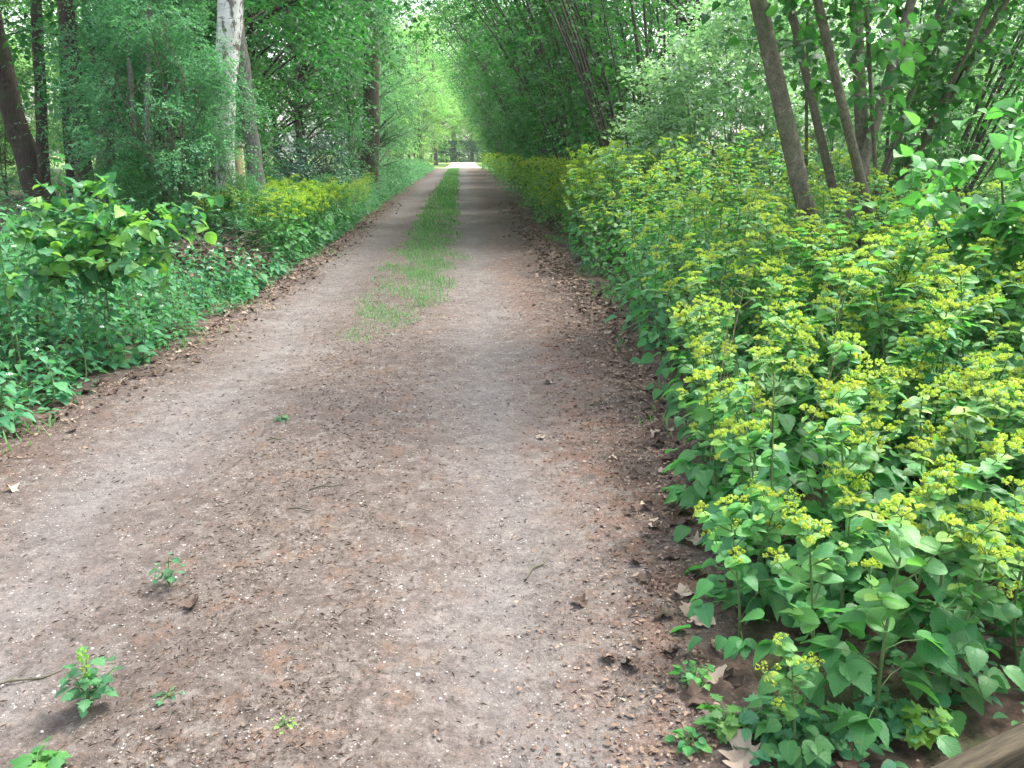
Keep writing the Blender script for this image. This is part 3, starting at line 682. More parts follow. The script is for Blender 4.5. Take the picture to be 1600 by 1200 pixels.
for (px, py, s, pale, lab) in [(1160, 1185, .13, 1, 'large flat pale dry leaf at the bottom picture edge, left of the wooden rail'),
                          (1112, 1062, .12, 1, 'curled pale dry leaf with ragged lobes at the near corner of the yellow bed'),
                          (1075, 955, .085, 1, 'whitish crumpled dry leaf against the plants on the right track edge'),
                          (1085, 1095, .10, 0, 'brown curled dry leaf beneath the pale ragged one at the bed corner'),
                          (1125, 1090, .10, 0, 'brown lobed dry leaf under the small seedlings at the bed corner'),
                          (845, 679, .06, 1, 'small whitish leaf lying alone on the right wheel rut'),
                          (300, 950, .07, 0, 'brownish dry leaf lying flat beside the small upright weed'),
                          (855, 597, .06, 1, 'small pale leaf farther up the right wheel rut'),
                          (20, 765, .07, 1, 'pale leaf scrap on bare track at the left picture edge'),
                          (905, 940, .06, 0, 'brown leaf scrap on the reddish needles right of the rut')]:
    p = gnd(px, py); dead_leaf(p[0], p[1], s, pale, lab)
for i in range(240):
    if i >= 200: y = 3.5 + 2.2 * pr.random(); x = float(xl(y)) + abs(pr.gauss(0, .16)) - .12; lab = 'brown dry oak leaf in the litter strip along the left track edge'
    elif i < 140: y = 2.0 + 8 * pr.random() ** 1.3; x = float(xr(y)) - abs(pr.gauss(0, .17)) + .12; lab = 'brown dry oak leaf in the litter strip along the right track edge'
    else: y = 3.9 + 8 * pr.random(); x = float(xl(y)) + abs(pr.gauss(0, .2)) - .1; lab = 'brown dry oak leaf in the litter strip along the left track edge'
    dead_leaf(x, y, pr.uniform(.035, .085), pr.random() < .18, lab, .3)
def litter():
    mb = MB(); pts = []
    for n, f in ((15000, lambda y, n: xr(y) + .05 - np.abs(rng.normal(0, .26, n))), (6000, lambda y, n: xl(y) + np.abs(rng.normal(0, .2, n)) - .05), (2500, lambda y, n: xr(y) + np.abs(rng.normal(0, .8, n))), (5000, lambda y, n: xl(y) - np.abs(rng.normal(0, 3, n)))):
        y = 1.5 + 24 * rng.uniform(0, 1, n) ** 1.6; x = f(y, n); pts.append(np.stack([x, y, gz(x, y) + rng.uniform(.003, .02, n)], -1))
    P = np.concatenate(pts); n = len(P); a = rng.uniform(0, 6.28, n); big = np.clip(P[:, 1] / 7, .45, 1.6)
    A = np.stack([np.cos(a), np.sin(a), rng.normal(0, .3, n)], -1)
    P[:, 2] -= .01 * np.clip((4 - P[:, 1]) / 3, 0, 1); k = rng.uniform(0, 1, n) < .5
    N = np.array([0, 0, 1.]) + rng.normal(0, .28, (n, 3)); S = (.008 + .04 * rng.uniform(0, 1, n) ** 2) * big
    mb.add(*place(LOBED, P[k], A[k], N[k], S[k])); mb.add(*place(OVATE, P[~k], A[~k], N[~k], S[~k]))
    tag(mb.build('leaf_litter', M['dead'], smooth=False), 'brown broken leaf litter along the track edges and under the plants', 'leaf litter', kind='stuff')
    # crumbs and needles on the track
    mb = MB(); n = 90000; y = 1.4 + 9 * rng.uniform(0, 1, n) ** 1.7; x = rng.uniform(0, 1, n) * (xr(y) - xl(y)) + xl(y)
    cen = np.exp(-((x + .75) / .42) ** 2) + np.exp(-((x - .8) / .28) ** 2) + np.clip((x - .7), 0, 1) + .22; k = rng.uniform(0, 1, n) < cen * (.55 + .45 * np.sin(x * 9 + 3 * np.sin(y * 4)) * np.sin(y * 6 + x * 3)); x = x[k]; y = y[k]; n = len(x)
    a = rng.uniform(0, 6.28, n); A = np.stack([np.cos(a), np.sin(a), rng.normal(0, .18, n)], -1)
    P = np.stack([x, y, gz(x, y) + .004], -1); N = np.array([0, 0, 1.]) + rng.normal(0, .35, (n, 3)); need = rng.uniform(0, 1, n) < .6
    mb.add(*place(LO, P[need], A[need], N[need], rng.uniform(.008, .03, need.sum()), .14)); mb.add(*place(LO, P[~need], A[~need], N[~need], rng.uniform(.004, .013, (~need).sum()), .8))
    tag(mb.build('plant_debris', M['chip']), 'brown needles, bud scales and bark crumbs strewn over the track', 'debris', kind='stuff')
    # little stones
    ov = np.array([(1, 0, 0), (-1, 0, 0), (0, 1, 0), (0, -1, 0), (0, 0, .7), (0, 0, -.7)], float); of = np.array([(0, 2, 4), (2, 1, 4), (1, 3, 4), (3, 0, 4), (2, 0, 5), (1, 2, 5), (3, 1, 5), (0, 3, 5)])
    mb = MB(); n = 12000; y = 1.4 + 12 * rng.uniform(0, 1, n) ** 1.6; x = rng.uniform(0, 1, n) * (xr(y) - xl(y)) + xl(y)
    mb.add(*place((ov, of), np.stack([x, y, gz(x, y) + .002], -1), rng.normal(0, 1, (n, 3)) * np.array([1, 1, .2]), np.array([0, 0, 1.]) + rng.normal(0, .3, (n, 3)), .0010 + .006 * rng.uniform(0, 1, n) ** 5, rng.uniform(.7, 1.3, n)))
    tag(mb.build('gravel', M['stone']), 'scattered pale grit and small stones on the track', 'gravel', kind='stuff')
litter()
for px, py, ln, a, lab in [(510, 765, .16, .3, 'thin dark twig lying across the middle of the track'), (840, 885, .2, 1.0, 'bent thin twig on the reddish needles at the right rut'), (30, 1060, .3, .45, 'long thin twig at the lower left picture edge below the weeds'),
                           (470, 800, .13, -.2, 'short twig on pale grit in the track middle'), (430, 690, .09, .2, 'dark knobbly twig scrap on bare ground between the ruts'), (935, 632, .12, .2, 'dark twig scrap in the litter at the right of the track')]:
    p = gnd(px, py); mb = MB(); d = np.array([math.cos(a), math.sin(a), 0]); q = np.array([-d[1], d[0], 0])
    tube(mb, [-d * ln / 2, -d * ln * .1 + q * ln * .06 + np.array([0, 0, .006]), d * ln * .2 - q * ln * .02, d * ln / 2 + q * ln * .05], [.004, .0035, .003, .0015], 6)
    tube(mb, [-d * ln * .1 + q * ln * .06 + np.array([0, 0, .006]), d * ln * .1 + q * ln * .25 + np.array([0, 0, .01])], [.0025, .001], 5)
    o = mb.build('twig', M['dstem']); o.location = (p[0], p[1], float(gz(p[0], p[1])) + .008); tag(o, lab, 'twig')

# ------------------------------------------------------------------ weeds on the track, sapling, seedlings
def weed(px, py, h, nst, size, lab, tip=False, mat='fine'):
    p = gnd(px, py); rng = np.random.default_rng(int(px)); r = empty('track_weed', (p[0], p[1], float(gz(p[0], p[1]))))
    st = MB(); lf = MB(); P = []; A = []; N = []; S = []; PT = []; 
    for k in range(nst):
        a = k * 2.4 + rng.uniform(0, 1); sp = rng.uniform(.1, .5) if k else .08
        top = np.array([math.cos(a) * sp * h, math.sin(a) * sp * h, h * (1 if k == 0 else rng.uniform(.35, .8))]); m = bez((0, 0, 0), top * np.array([.2, .2, .6]), top, 6); tube(st, m, np.linspace(.003, .0012, 6), 4)
        for j in range(2, 6):
            for s_ in range(2):
                b = a + j * 1.6 + s_ * PI + rng.normal(0, .3); d = np.array([math.cos(b), math.sin(b), rng.uniform(-.2, .2)]); e = m[j] + d * rng.uniform(.01, .035)
                tube(st, [m[j], e], .001, 3); P.append(e); A.append(d); N.append(np.array([0, 0, 1.]) + rng.normal(0, .3, 3)); S.append(size * rng.uniform(.6, 1.15))
    lf.add(*place(LOBED if nst > 3 else OVATE, P, np.array(A), np.array(N), S, 1.15), 0)
    st.build('stem', M['stem'], r); lf.build('foliage', M[mat], r)
    if tip:
        t = MB(); n = 60; z = rng.uniform(.6, 1.15, n) * h; a = rng.uniform(0, 6.28, n); c = np.stack([np.cos(a) * .006 + .03 * h, np.sin(a) * .006, z], -1)
        t.add(*place(LO, c, np.stack([np.cos(a), np.sin(a), 1.2 * np.ones(n)], -1), rng.normal(0, 1, (n, 3)), rng.uniform(.01, .018, n))); t.build('bud_spike', M['bract'], r)
    tag(r, lab, 'weed'); return r
weed(140, 1105, .17, 6, .04, 'bushy bluish green weed with a pale bud spike at the lower left of the track', True)
weed(265, 915, .12, 3, .03, 'small upright weed growing alone in the middle of the left rut edge')
weed(60, 1205, .06, 5, .045, 'low leafy weed cut by the bottom picture edge at lower left', False, 'lime')
weed(440, 655, .035, 4, .022, 'tiny dark green tuft on bare ground between the ruts')
weed(262, 1090, .012, 2, .016, 'tiny seedling on the track right of the bushy weed')
weed(445, 1138, .018, 2, .012, 'tiny yellowish seedling at the bottom middle of the track', False, 'bract')
for px, py, h, n, s, mt, lab in [(1085, 1070, .07, 4, .03, 'lime', 'small fresh green seedling beside the curled pale leaf at the bed corner'), (1130, 1145, .07, 4, .05, 'lime', 'rounded seedling with scalloped leaves at the near bed corner'),
                   (1205, 1150, .1, 5, .05, 'herb', 'spreading seedling at the foot of the near yellow plants'), (1285, 1165, .09, 5, .06, 'herb', 'five-leaved seedling between bed corner and wooden rail'),
                   (1380, 1150, .1, 6, .05, 'herb', 'bushy seedling just behind the wooden rail end'), (1440, 1165, .09, 4, .05, 'bract', 'pale yellow-green seedling next to the wooden rail'), (1075, 1165, .04, 3, .03, 'lime', 'little seedling left of the large flat dry leaf'), (1250, 1195, .06, 5, .05, 'herb', 'low seedling cut by the bottom edge near the rail')]:
    weed(px, py, h, n, s, lab, False, mt)

def big_leaf_shrub(name, base, stems, leafsz, nl, mats, lab, cat, seed, tpl=HEART, spread=.7, droop=.2, tw=.35, ntw=3):
    """stems: world polylines with radii; leaves along their upper length"""
    rng = np.random.default_rng(seed); r = empty(name, base); b = np.asarray(base)
    lf = MB(); tws = MB(); C = []; O = []
    for pts, r0, r1, t0 in stems:
        pts = np.asarray(pts) - b; mb = MB(); n = len(pts); tube(mb, pts, np.linspace(r0, r1, n), 8); mb.build('stem', mats[0], r)
        dense = np.array([pts[min(int(t * (n - 1)), n - 2)] + (pts[min(int(t * (n - 1)), n - 2) + 1] - pts[min(int(t * (n - 1)), n - 2)]) * (t * (n - 1) - min(int(t * (n - 1)), n - 2)) for t in np.linspace(t0, 1, nl)])
        C.append(dense); a = rng.uniform(0, 6.28, nl); O.append(np.stack([np.cos(a), np.sin(a), np.full(nl, .25)], -1))
    C = np.concatenate(C); O = np.concatenate(O)
    P, A, N, S, tb, td, tl = sprays(rng, C, O, ntw, tw, 6, leafsz, droop, spread)
    lf.add(*place(tpl, P, A, N, S))
    for q, d, l in zip(tb, td, tl): tube(tws, [q, q + d * l * .5 - np.array([0, 0, .04 * l]), q + d * l - np.array([0, 0, .18 * l])], [.003, .002, .001], 3)
    base = lf.n
    for v, f in zip(tws.v, tws.f): lf.v.append(v); lf.f.append(f + base); lf.m.append(np.ones(len(f), np.int32))
    lf.n += tws.n; lf.build('foliage', [mats[1], mats[0]], r)
    tag(r, lab, cat); return r
sb = gnd(170, 500); sb = np.array([sb[0], 6.4, float(gz(sb[0], 6.4))]); sb[0] = at(165, 470, 6.4)[0]
def S_(px, py, Y):
    e = at(px, py, Y); return np.concatenate([[sb, sb + np.array([.01, 0, .28])], bez(sb + np.array([.015, 0, .45]), sb + (e - sb) * np.array([.35, .35, .9]), e, 6)])
big_leaf_shrub('lime_sapling', sb, [(S_(*q), .009, .003, .62) for q in ((112, 290, 6.3), (50, 325, 6.1), (195, 300, 6.3), (285, 312, 6.1), (15, 360, 5.9), (150, 350, 5.8), (240, 350, 5.9), (90, 400, 5.7), (275, 385, 6.2), (200, 420, 5.7), (30, 430, 5.8))],
               .088, 6, (M['dstem'], M['sap']), 'broad loose sapling with large bright-tipped leaves before the dark trunks at left', 'sapling', 5, HEART, .9, .02, .24, 2)

# ------------------------------------------------------------------ brush heaps, post, rail
for k, (px, py, Y, w, lab) in enumerate([(290, 372, 9.8, .75, 'brown heap of dead twigs and leaves at the left verge below the birch'), (355, 362, 10.8, .6, 'smaller grey-brown heap of dead twigs at the foot of the birch'), (40, 372, 10.5, .7, 'dark mound of dead twigs and leaves at the far left picture edge')]):
    c = at(px, py, Y); c[2] = float(gz(c[0], c[1])); r = empty('brush_heap', c); mb = MB(); rn = np.random.default_rng(k + 60)
    for i in range(260):
        a = rn.uniform(0, 6.28); q = rn.uniform(0, 1) ** .6 * w; z = max(0, .62 * (1 - q / w)) * rn.uniform(.2, 1) + .02
        p = np.array([q * math.cos(a), q * math.sin(a), z]); d = nrm(rn.normal(0, 1, 3) * np.array([1, 1, .45])) * rn.uniform(.1, .38); tube(mb, [p - d, p + rn.normal(0, .02, 3), p + d], [.007, .005, .002], 4)
    mb.build('twigs', M['barkbrown'], r); lm = MB(); n = 700; a = rn.uniform(0, 6.28, n); q = np.sqrt(rn.uniform(0, 1, n)) * w; z = .55 * (1 - q / w) * rn.uniform(.5, 1, n) + .02
    lm.add(*place(LOBED, np.stack([q * np.cos(a), q * np.sin(a), z], -1), rn.normal(0, 1, (n, 3)), np.array([0, 0, 1.]) + rn.normal(0, .6, (n, 3)), rn.uniform(.05, .1, n))); lm.build('dry_leaves', M['dead'], r)
    tag(r, lab, 'brush heap')
def box(mb, c, s, mat=0, bev=.006):
    x, y, z = s[0] / 2, s[1] / 2, s[2] / 2; v = []
    for dz, i in ((-z, bev), (-z + bev, 0), (z - bev, 0), (z, bev)):
        for sx_, sy_ in ((-1, -1), (1, -1), (1, 1), (-1, 1)): v.append((c[0] + sx_ * (x - i), c[1] + sy_ * (y - i), c[2] + dz))
    f = [(3, 2, 1, 0), (12, 13, 14, 15)]
    for l in range(3):
        for j in range(4): f.append((l * 4 + j, l * 4 + (j + 1) % 4, l * 4 + 4 + (j + 1) % 4, l * 4 + 4 + j))
    mb.add(v, f, mat)
pp = at(373, 245, 12.6); pz = float(gz(pp[0], pp[1])); pt = at(373, 231, 12.6)[2]
r = empty('wooden_post', (pp[0], pp[1], pz)); mb = MB(); box(mb, (0, 0, (pt - pz) / 2 - .05), (.125, .11, pt - pz + .1), 0, .008); mb.build('post', M['postwood'], r)
mb = MB(); box(mb, (0, 0, pt - pz + .035), (.17, .15, .05), 0, .012); box(mb, (0, 0, pt - pz + .075), (.1, .09, .035), 0, .012); mb.build('cap', M['postcap'], r)
tag(r, 'pale wooden post with a grey cap standing between the birch and the leaning grey trunk', 'post')
r = empty('wooden_rail', (1.3, 1.5, 0)); a = math.atan2(.11, .23) - .05
e0 = gnd(1440, 1230, .3) - np.array([1.3, 1.5, 0]); d = np.array([math.cos(a), math.sin(a), 0])
mb = MB(); box(mb, (0, 0, 0), (1.5, .055, .15), 0, .007); o = mb.build('board', M['wood'], r); o.location = (e0[0] + d[0] * .75, e0[1] + d[1] * .75, .235); o.rotation_euler = (0, 0, a)
for t in (.12, 1.3):
    mb = MB(); box(mb, (0, 0, .09), (.09, .09, .38), 0, .007); q = mb.build('post', M['wood'], r); q.location = (e0[0] + d[0] * t + d[1] * .08, e0[1] + d[1] * t - d[0] * .08, 0); q.rotation_euler = (0, 0, a)
tag(r, 'low weathered wooden rail cut by the lower right picture corner', 'wooden rail')

# ------------------------------------------------------------------ trees
def clumps(rng, H0, H1, Rad, prof, ncl, nsub, sig, inner=.25):
    u = rng.uniform(0, 1, ncl) ** .9; a = rng.uniform(0, 6.28, ncl); q = np.sqrt(rng.uniform(inner, 1, ncl)) * Rad * np.interp(u, *prof)
    C = np.stack([q * np.cos(a), q * np.sin(a), H0 + (H1 - H0) * u], -1)
    O = np.stack([np.cos(a), np.sin(a), .1 + 0 * a], -1)
    sub = np.repeat(C, nsub, 0) + rng.normal(0, 1, (ncl * nsub, 3)) * np.array([sig, sig, sig * .6])
    return C, sub, np.repeat(O, nsub, 0)
PROF = ([0, .15, .5, .8, 1], [.6, .95, 1, .75, .25])
def tree_proto(seed, H0, H1, Rad, lsz, ncl, nsub, ntw, nl, tl, r0, lean=0, prof=PROF, sig=.4, droop=.25, nstem=1, upj=.28):
    rng = np.random.default_rng(seed); tr = MB(); lf = MB(); H = H1 * .93
    axes = []
    for k in range(nstem):
        a = k * 2.4 + rng.uniform(0, 1); s = (0 if nstem == 1 else Rad * rng.uniform(.3, .8)); b = (0 if nstem == 1 else .12 * Rad)
        p = bez((b * math.cos(a), b * math.sin(a), -.15), (s * .3 * math.cos(a) + rng.normal(0, .1), s * .3 * math.sin(a) + rng.normal(0, .1), H * .5), (s * math.cos(a) + lean, s * math.sin(a) + rng.normal(0, .3), H * (1 if k == 0 else rng.uniform(.7, 1))), 12)
        rr = r0 * (1 - np.linspace(0, 1, 12) * .82) * (1 if nstem == 1 else .55); rr[0] *= 1.35; axes.append((p, rr))
        tube(tr, p, rr, 9 if nstem == 1 else 6, 0, False, 1 + .06 * rng.normal(0, 1, (12, 9 if nstem == 1 else 6)))
    C, sub, O = clumps(rng, H0, H1, Rad, prof, ncl, nsub, sig)
    for c in C:
        p, rr = axes[int(rng.integers(0, nstem))]; zi = np.clip(c[2] - .4 - .35 * np.linalg.norm(c[:2]), .25 * H0 + .3, H * .95); i = int(np.argmin(abs(p[:, 2] - zi)))
        s = p[i]; m = (s + c) / 2 + np.array([0, 0, .25 * np.linalg.norm(c[:2] - s[:2])]); rb = min(.4 * rr[i], .012 + .012 * np.linalg.norm(c - s))
        tube(tr, bez(s, m, c, 6), np.linspace(rb, .006, 6), 5)
    P, A, N, S, tb, td, tl_ = sprays(rng, sub, O, ntw, tl, nl, lsz, droop, .8, upj)
    lf.add(*place(LO, P, A, N, S))
    return tr, lf
PT = {}
def proto(name, matl, matb, **kw):
    tr, lf = tree_proto(**kw); PT[name] = (tr.mesh('trunk', M[matb]), lf.mesh('crown', M[matl]))
def tree(kind, x, y, s, rz, name, lab, cat='tree', group=None, trunk=None):
    tm, cm = PT[kind]; r = empty(name, (x, y, float(gz(x, y)) - .05), rz, s); tag(r, lab, cat, group)
    if trunk is not False: link('trunk', trunk or tm, r)
    link('crown', cm, r); return r
OVER = ([0, .2, .5, .8, 1], [.7, 1, 1, .8, .3])
proto('maple', 'maple', 'barkdark', seed=1, H0=1.3, H1=8.5, Rad=2.9, lsz=.125, ncl=80, nsub=6, ntw=4, nl=8, tl=.6, r0=.13, sig=.38)
proto('maple2', 'maple', 'barkdark', seed=2, H0=1.8, H1=9.5, Rad=3.0, lsz=.12, ncl=80, nsub=6, ntw=4, nl=8, tl=.6, r0=.16, sig=.4)
proto('oak', 'oak', 'barkdark', seed=3, H0=3.2, H1=11, Rad=3.3, lsz=.11, ncl=85, nsub=6, ntw=4, nl=8, tl=.6, r0=.2, sig=.45)
proto('fine', 'fine', 'barkbrown', seed=4, H0=.7, H1=9.5, Rad=2.3, lsz=.075, ncl=110, nsub=7, ntw=4, nl=9, tl=.5, r0=.12, sig=.35, droop=.45)
proto('fine2', 'fine', 'barkbrown', seed=5, H0=.4, H1=7.5, Rad=2.0, lsz=.07, ncl=100, nsub=7, ntw=4, nl=9, tl=.5, r0=.10, sig=.33, droop=.4)
proto('elder', 'fine', 'barkbrown', seed=6, H0=.2, H1=5.2, Rad=1.6, lsz=.062, ncl=70, nsub=7, ntw=5, nl=9, tl=.42, r0=.07, sig=.28, nstem=5, droop=.3)
proto('elder2', 'oak', 'barkbrown', seed=7, H0=.2, H1=4.6, Rad=1.5, lsz=.07, ncl=60, nsub=7, ntw=5, nl=9, tl=.42, r0=.06, sig=.28, nstem=5, droop=.3)
proto('pale', 'pale', 'barkgrey', seed=8, H0=.3, H1=3.0, Rad=1.15, lsz=.08, ncl=46, nsub=5, ntw=4, nl=8, tl=.42, r0=.035, sig=.15, nstem=7, droop=-.45, upj=.4)
proto('pale2', 'pale', 'barkgrey', seed=9, H0=.4, H1=4.4, Rad=1.5, lsz=.09, ncl=54, nsub=5, ntw=4, nl=8, tl=.48, r0=.04, sig=.2, nstem=7, droop=-.35, upj=.4)
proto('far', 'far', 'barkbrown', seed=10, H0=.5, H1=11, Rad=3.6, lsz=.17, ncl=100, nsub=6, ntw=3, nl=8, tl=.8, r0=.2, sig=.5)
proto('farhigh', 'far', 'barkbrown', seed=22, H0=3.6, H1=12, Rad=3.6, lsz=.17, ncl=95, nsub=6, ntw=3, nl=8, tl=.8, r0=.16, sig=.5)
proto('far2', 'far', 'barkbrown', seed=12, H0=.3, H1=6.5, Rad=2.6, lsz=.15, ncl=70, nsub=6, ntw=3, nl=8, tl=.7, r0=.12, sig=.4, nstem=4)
proto('holly', 'holly', 'barkdark', seed=13, H0=.1, H1=2.4, Rad=1.3, lsz=.08, ncl=45, nsub=6, ntw=4, nl=7, tl=.35, r0=.05, sig=.25, nstem=3)
proto('high', 'oak', 'barkdark', seed=14, H0=4.2, H1=11, Rad=2.6, lsz=.11, ncl=55, nsub=6, ntw=4, nl=8, tl=.6, r0=.1, sig=.4)

def hero(name, lab, trunks, mat, crown='high', cs=1.0, base_y=None, sides=10):
    """trunks: lists of (px,py,Y,width_px); continued upward to ~8.5 m"""
    p0 = at(*trunks[0][-1][:3]); bz = float(gz(p0[0], p0[1])); r = empty(name, (p0[0], p0[1], bz - .05)); tag(r, lab, 'tree'); b = np.array([p0[0], p0[1], bz - .05])
    rng = np.random.default_rng(int(p0[1] * 37 + trunks[0][0][0])); axis = None
    for tk in trunks:
        pts = [at(*q[:3]) for q in tk]; rad = [q[3] / F * q[2] * .5 * 1.0 for q in tk]
        d = nrm(pts[0] - pts[1]); top = pts[0].copy(); ext = []
        for k, q in enumerate((1.2, 2.6, 4.2)):
            ext.insert(0, top + d * q + np.array([0, 0, .2 * k]))
        low = pts[-1].copy(); dl = nrm(pts[-1] - pts[-2]); 
        if low[2] > bz + .05: pts.append(low + dl * (low[2] - bz + .1) / max(.3, -dl[2])); rad.append(rad[-1] * 1.2)
        pts = ext + pts; rad = [rad[0] * .45, rad[0] * .7, rad[0] * .88] + rad
        pts = np.array(pts)[::-1] - b; rad = np.array(rad)[::-1]
        s = np.linspace(0, len(pts) - 1, 26); pts2 = np.stack([np.interp(s, np.arange(len(pts)), pts[:, i]) for i in range(3)], -1); rad2 = np.interp(s, np.arange(len(pts)), rad)
        w = np.cumsum(rng.normal(0, .012, (26, 3)), 0) * np.array([1, 1, 0]); w -= np.linspace(0, 1, 26)[:, None] * w[-1]
        k = np.array([.25, .5, .25]); pts2[1:-1] = pts2[:-2] * .25 + pts2[1:-1] * .5 + pts2[2:] * .25
        mb = MB(); tube(mb, pts2 + w, rad2, sides, 0, False, 1 + .05 * rng.normal(0, 1, (26, sides)))
        for q in range(4):
            i = int(rng.integers(16, 25)); a = rng.uniform(0, 6.28); e = pts2[i] + np.array([math.cos(a) * 1.6, math.sin(a) * 1.6, .9])
            tube(mb, bez(pts2[i], (pts2[i] + e) / 2 + np.array([0, 0, .3]), e, 6), np.linspace(rad2[i] * .35, .008, 6), 5)
        mb.build('trunk', M[mat], r); axis = pts2
    if crown:
        o = link('crown', PT[crown][1], r); o.scale = (cs, cs, cs); c = axis[-4]; o.location = (c[0], c[1], 0); o.rotation_euler = (0, 0, p0[0] * 3)
    return r
hero('forked_tree', 'dark tree at far left with two trunks parting in a V from one foot', [[(-12, 60, 20, 26), (20, 200, 20, 30), (58, 300, 20, 40)], [(58, 0, 20, 15), (64, 150, 20, 15), (72, 300, 20, 18)]], 'barkdark', cs=1.0)
hero('slim_tree', 'very thin dark trunk just behind the forked dark tree', [[(96, 30, 24, 8), (103, 150, 24, 11), (110, 260, 24, 13)]], 'barkdark', cs=.8)
hero('dark_tree', 'straight dark brown trunk right of the thin one, in front of the blurred pale trunk', [[(106, 20, 13.5, 20), (121, 130, 13.5, 21), (133, 275, 13.5, 25)]], 'barkdark', cs=.95)
hero('forest_tree', 'light brown trunk with a low side fork, left of the bluish fine-leaved bush', [[(172, 0, 15, 22), (168, 140, 15, 22), (166, 290, 15, 26)], [(140, 60, 15.2, 8), (150, 160, 15.1, 9), (163, 215, 15, 10)]], 'barkbrown', cs=1.0)
hero('young_birch', 'thin pale stem deep among the bluish leaves, left one of the thin pair', [[(195, 20, 12.6, 6), (204, 130, 12.6, 7), (211, 260, 12.6, 8)]], 'barkgrey', None)
hero('young_birch', 'thin pale stem deep among the bluish leaves, right one of the thin pair', [[(228, 20, 12.2, 6), (224, 130, 12.2, 7), (228, 280, 12.2, 8)]], 'barkgrey', None)
hero('birch_tree', 'white-barked birch with black marks rising at the left of the track', [[(366, -20, 12.4, 36), (356, 130, 12.4, 30), (356, 240, 12.4, 27), (361, 395, 12.4, 30)]], 'birch', None, sides=14)
hero('leaning_tree', 'leaning grey trunk right of the white birch, above the yellow patch', [[(372, 60, 14, 20), (388, 170, 14, 21), (402, 290, 14, 24), (408, 340, 14, 26)]], 'barkgrey', 'high', .9)
hero('large_tree', 'thick straight grey-brown trunk at the left of the track beyond the yellow patch', [[(579, 60, 30, 24), (578, 160, 30, 25), (578, 270, 30, 28)]], 'barkhazel', 'high', 1.15)

